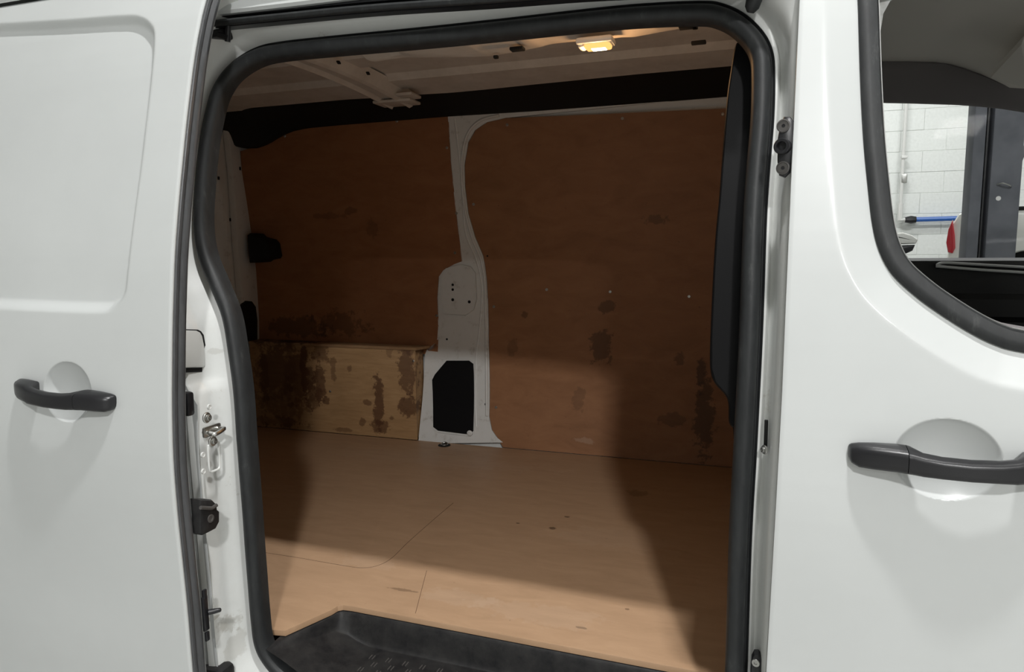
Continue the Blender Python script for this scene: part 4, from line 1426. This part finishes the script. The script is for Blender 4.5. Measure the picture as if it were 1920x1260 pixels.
MB().tube(catmull([cpt, cpt + np.array([0.02, -0.02, 0.004]), cpt + np.array([0.055, -0.01, -0.01]), cpt + np.array([0.065, 0.03, -0.012])], 4), 0.004, 8).done('cable_loop', ZINC, e)
c = at(1872, 372, 1, LY - 0.021)
MB().lathe([(0.012, 0), (0.011, 0.001), (0, 0.001)], c, (0, -1, 0), 12).done('sticker', PIPEW, e)
MB().box(((xa + xd) / 2, LY + 0.1, 0.02), (0.6, 0.5, 0.04), 0.01).done('base_plate', LIFT, e)
MB().box(((xa + xd) / 2 + 0.5, LY + 0.7, 0.62), (0.14, 1.3, 0.1), 0.01, Matrix.Rotation(-0.7, 4, 'Z')).done('lift_arm', LIFT, e)
MB().box(((xa + xd) / 2 + 0.04, LY + 0.2, 0.62), (0.28, 0.3, 0.24), 0.02).done('carriage', LIFT, e)

# pickup raised on the lift: rear left part shows
PY = 4.9
tl = [at(x, y, 1, PY) for x, y in ((1786, 412), (1790, 440), (1791, 465), (1786, 475), (1777, 473), (1774, 455), (1778, 430))]
px0 = at(1772, 470, 1, PY)[0]
ztop = at(1800, 396, 1, PY)[2]
e = empty('pickup_truck', (px0, PY, 0.0), 'white pickup truck raised on the lift, red tail lamp showing', 'truck')
LIFTH = 0.48
dr = R @ np.array([1915 - 960, 490 - 630, FPX])
c25, s25 = math.cos(0.25), math.sin(0.25)
# sight line meets the turned truck side: corner + u * (c25, -s25)
den = c25 * dr[1] + s25 * dr[0]
arcx = px0 + ((px0 - CAM[0]) * (-dr[1]) + (PY - CAM[1]) * dr[0]) / den * 1.0 + 0.10
# side with wheel arch cut out of the lower edge
arc = [(arcx + 0.47 * math.cos(a), 0.48 + LIFTH + 0.47 * math.sin(a)) for a in np.linspace(math.pi, 0, 15)]
zlow = 0.55 + LIFTH
sidep = [(px0, zlow + 0.15), (px0 + 0.03, ztop - 0.1), (px0 + 0.07, ztop - 0.02), (px0 + 0.12, ztop), (px0 + 1.75, ztop), (px0 + 1.85, ztop + 0.05), (px0 + 2.15, ztop + 0.5), (px0 + 3.3, ztop + 0.5), (px0 + 3.9, ztop + 0.02), (px0 + 5.0, ztop - 0.12), (px0 + 5.15, zlow + 0.1), (px0 + 5.0, zlow), (arcx + 3.6, zlow), (arcx + 0.47, zlow)] + arc[::-1][1:-1] + [(arcx - 0.47, zlow), (px0 + 0.1, zlow)]
MB().prism(sidep, lambda u, v, d: (u, PY + 1.75 - d, v), 0.0, 1.75, 0.03).done('body', CARWHITE, e)
MB().box((px0 + 1.0, PY + 0.03, ztop + 0.008), (1.5, 0.06, 0.025), 0.006).done('bed_rail', TRIM, e)
MB().prism([(px0 + 2.05, ztop + 0.06), (px0 + 2.3, ztop + 0.42), (px0 + 3.2, ztop + 0.42), (px0 + 3.6, ztop + 0.06)], lambda u, v, d: (u, PY + 0.004 - d, v), 0, 0.012).done('side_window', DARKGLASS, e)
pts = [(p[0], p[2]) for p in tl]
MB().prism(pts, lambda u, v, d: (u, PY + 0.02 - d, v), 0, 0.035, 0.008).done('tail_lamp', RED, e)
for wx in (arcx, arcx + 3.1):
    for wy, s in ((PY + 0.13, -1), (PY + 1.62, 1)):
        t_ = MB().lathe([(r_ * 1.12, h_) for r_, h_ in tyre + [tyre[0]]], (wx, wy, 0.375 + LIFTH), (0, s, 0), 32).done('wheel', TYRE, e)
        MB().lathe([(r_ * 1.12, h_) for r_, h_ in rim], (wx, wy, 0.375 + LIFTH), (0, s, 0), 24).done('rim', ZINC, t_)
MB().prism([(p[0], p[1]) for p in arc], lambda u, v, d: (u, PY + 0.30 + d, v), 0, 0.02).done('wheel_arch_liner', TRIM, e)
MB().box((px0 + 2.0, PY + 0.875, 0.80), (2.6, 0.7, 0.24), 0.03).done('chassis', TRIM, e)

e.rotation_euler.z = -0.25

# second white van, only its mirror shows beside the pillar
VY = 4.0
mc = at(1691, 457, 1, VY)
e = empty('parked_van', (-0.35, VY + 2.0, 0), 'second white van parked behind, only its wing mirror showing', 'van')
sp = [(VY - 0.8, 0.35), (VY - 0.85, 0.75), (VY - 0.5, 1.05), (VY - 0.05, 1.2), (VY + 0.55, 1.9), (VY + 0.9, 2.02), (VY + 3.6, 2.02), (VY + 3.7, 1.9), (VY + 3.72, 0.4), (VY + 3.5, 0.3), (VY - 0.5, 0.3)]
MB().prism(sp, lambda u, v, d: (-1.25 + d, u, v), 0, 1.75, 0.05).done('body', CARWHITE, e)
MB().prism([(VY + 0.05, 1.28), (VY + 0.55, 1.82), (VY + 1.1, 1.86), (VY + 1.1, 1.28)], lambda u, v, d: (0.498 + d, u, v), 0, 0.008).done('side_window', DARKGLASS, e)
for wy in (VY - 0.05, VY + 2.9):
    for wx, s in ((-1.12, -1), (0.38, 1)):
        t_ = MB().lathe(tyre + [tyre[0]], (wx, wy, 0.335), (s, 0, 0), 28).done('wheel', TYRE, e)
        MB().lathe(rim, (wx, wy, 0.335), (s, 0, 0), 20).done('rim', ZINC, t_)
ml = [at(x, y, 1, VY)[[0, 2]] for x, y in ((1655, 437), (1672, 438), (1690, 436), (1707, 441), (1718, 449), (1714, 457), (1690, 458), (1677, 456), (1667, 447), (1655, 446))]
mir = MB().prism(ml, lambda u, v, d: (u, VY + 0.06 - d, v), 0, 0.13, 0.02).done('mirror_cap', CARWHITE, e)
ml = [at(x, y, 1, VY)[[0, 2]] for x, y in ((1667, 450), (1677, 458), (1690, 460), (1713, 459), (1708, 470), (1697, 475), (1686, 477), (1677, 468))]
MB().prism(ml, lambda u, v, d: (u, VY + 0.06 - d, v), 0, 0.12, 0.012).done('mirror_base', PLASTIC, e)
a_ = at(1655, 441, 1, VY)
MB().tube([(0.49, VY + 0.15, a_[2] - 0.16), (0.62, VY + 0.05, a_[2] - 0.06), (a_[0] + 0.02, VY, a_[2])], 0.03, 10).done('mirror_arm', PLASTIC, e)

# compressed air line on the block wall
WYp = 7.90
e = empty('air_line', tuple(at(1691, 400, 1, WYp)), 'thin white air pipe with a blue hose on the block wall', 'pipe')
p0, p1 = at(1698, 160, 1, WYp), at(1688, 392, 1, WYp)
MB().tube([(p1[0], WYp, 4.4), (p1[0], WYp, p1[2])], 0.018, 8).done('pipe', PIPEW, e)
p2 = at(1700, 412, 1, WYp)
MB().tube([(p1[0], WYp, p1[2] + 0.06), (p1[0], WYp, p2[2]), (p2[0], WYp, p2[2])], 0.028, 8).done('elbow', PIPEW, e)
v1 = at(1708, 412, 1, WYp)
MB().tube([v1 - np.array([0.06, 0, 0]), v1, v1 + np.array([0.05, 0, 0])], [0.03, 0.045, 0.035], 10).done('valve', PLASTIC, e)
p3 = at(1786, 411, 1, WYp)
MB().tube([(v1[0], WYp, v1[2]), (p3[0] + 0.4, WYp, v1[2] + 0.01)], 0.026, 8).done('hose', BLUE, e)
c = at(1690, 335, 1, WYp)
MB().box((p1[0] + 0.02, WYp, c[2]), (0.06, 0.04, 0.10), 0.01).done('shutoff', ZINC, e)
MB().box((p1[0] + 0.01, WYp, at(1690, 295, 1, WYp)[2]), (0.06, 0.06, 0.03), 0.005).done('pipe_clip', PIPEW, e)
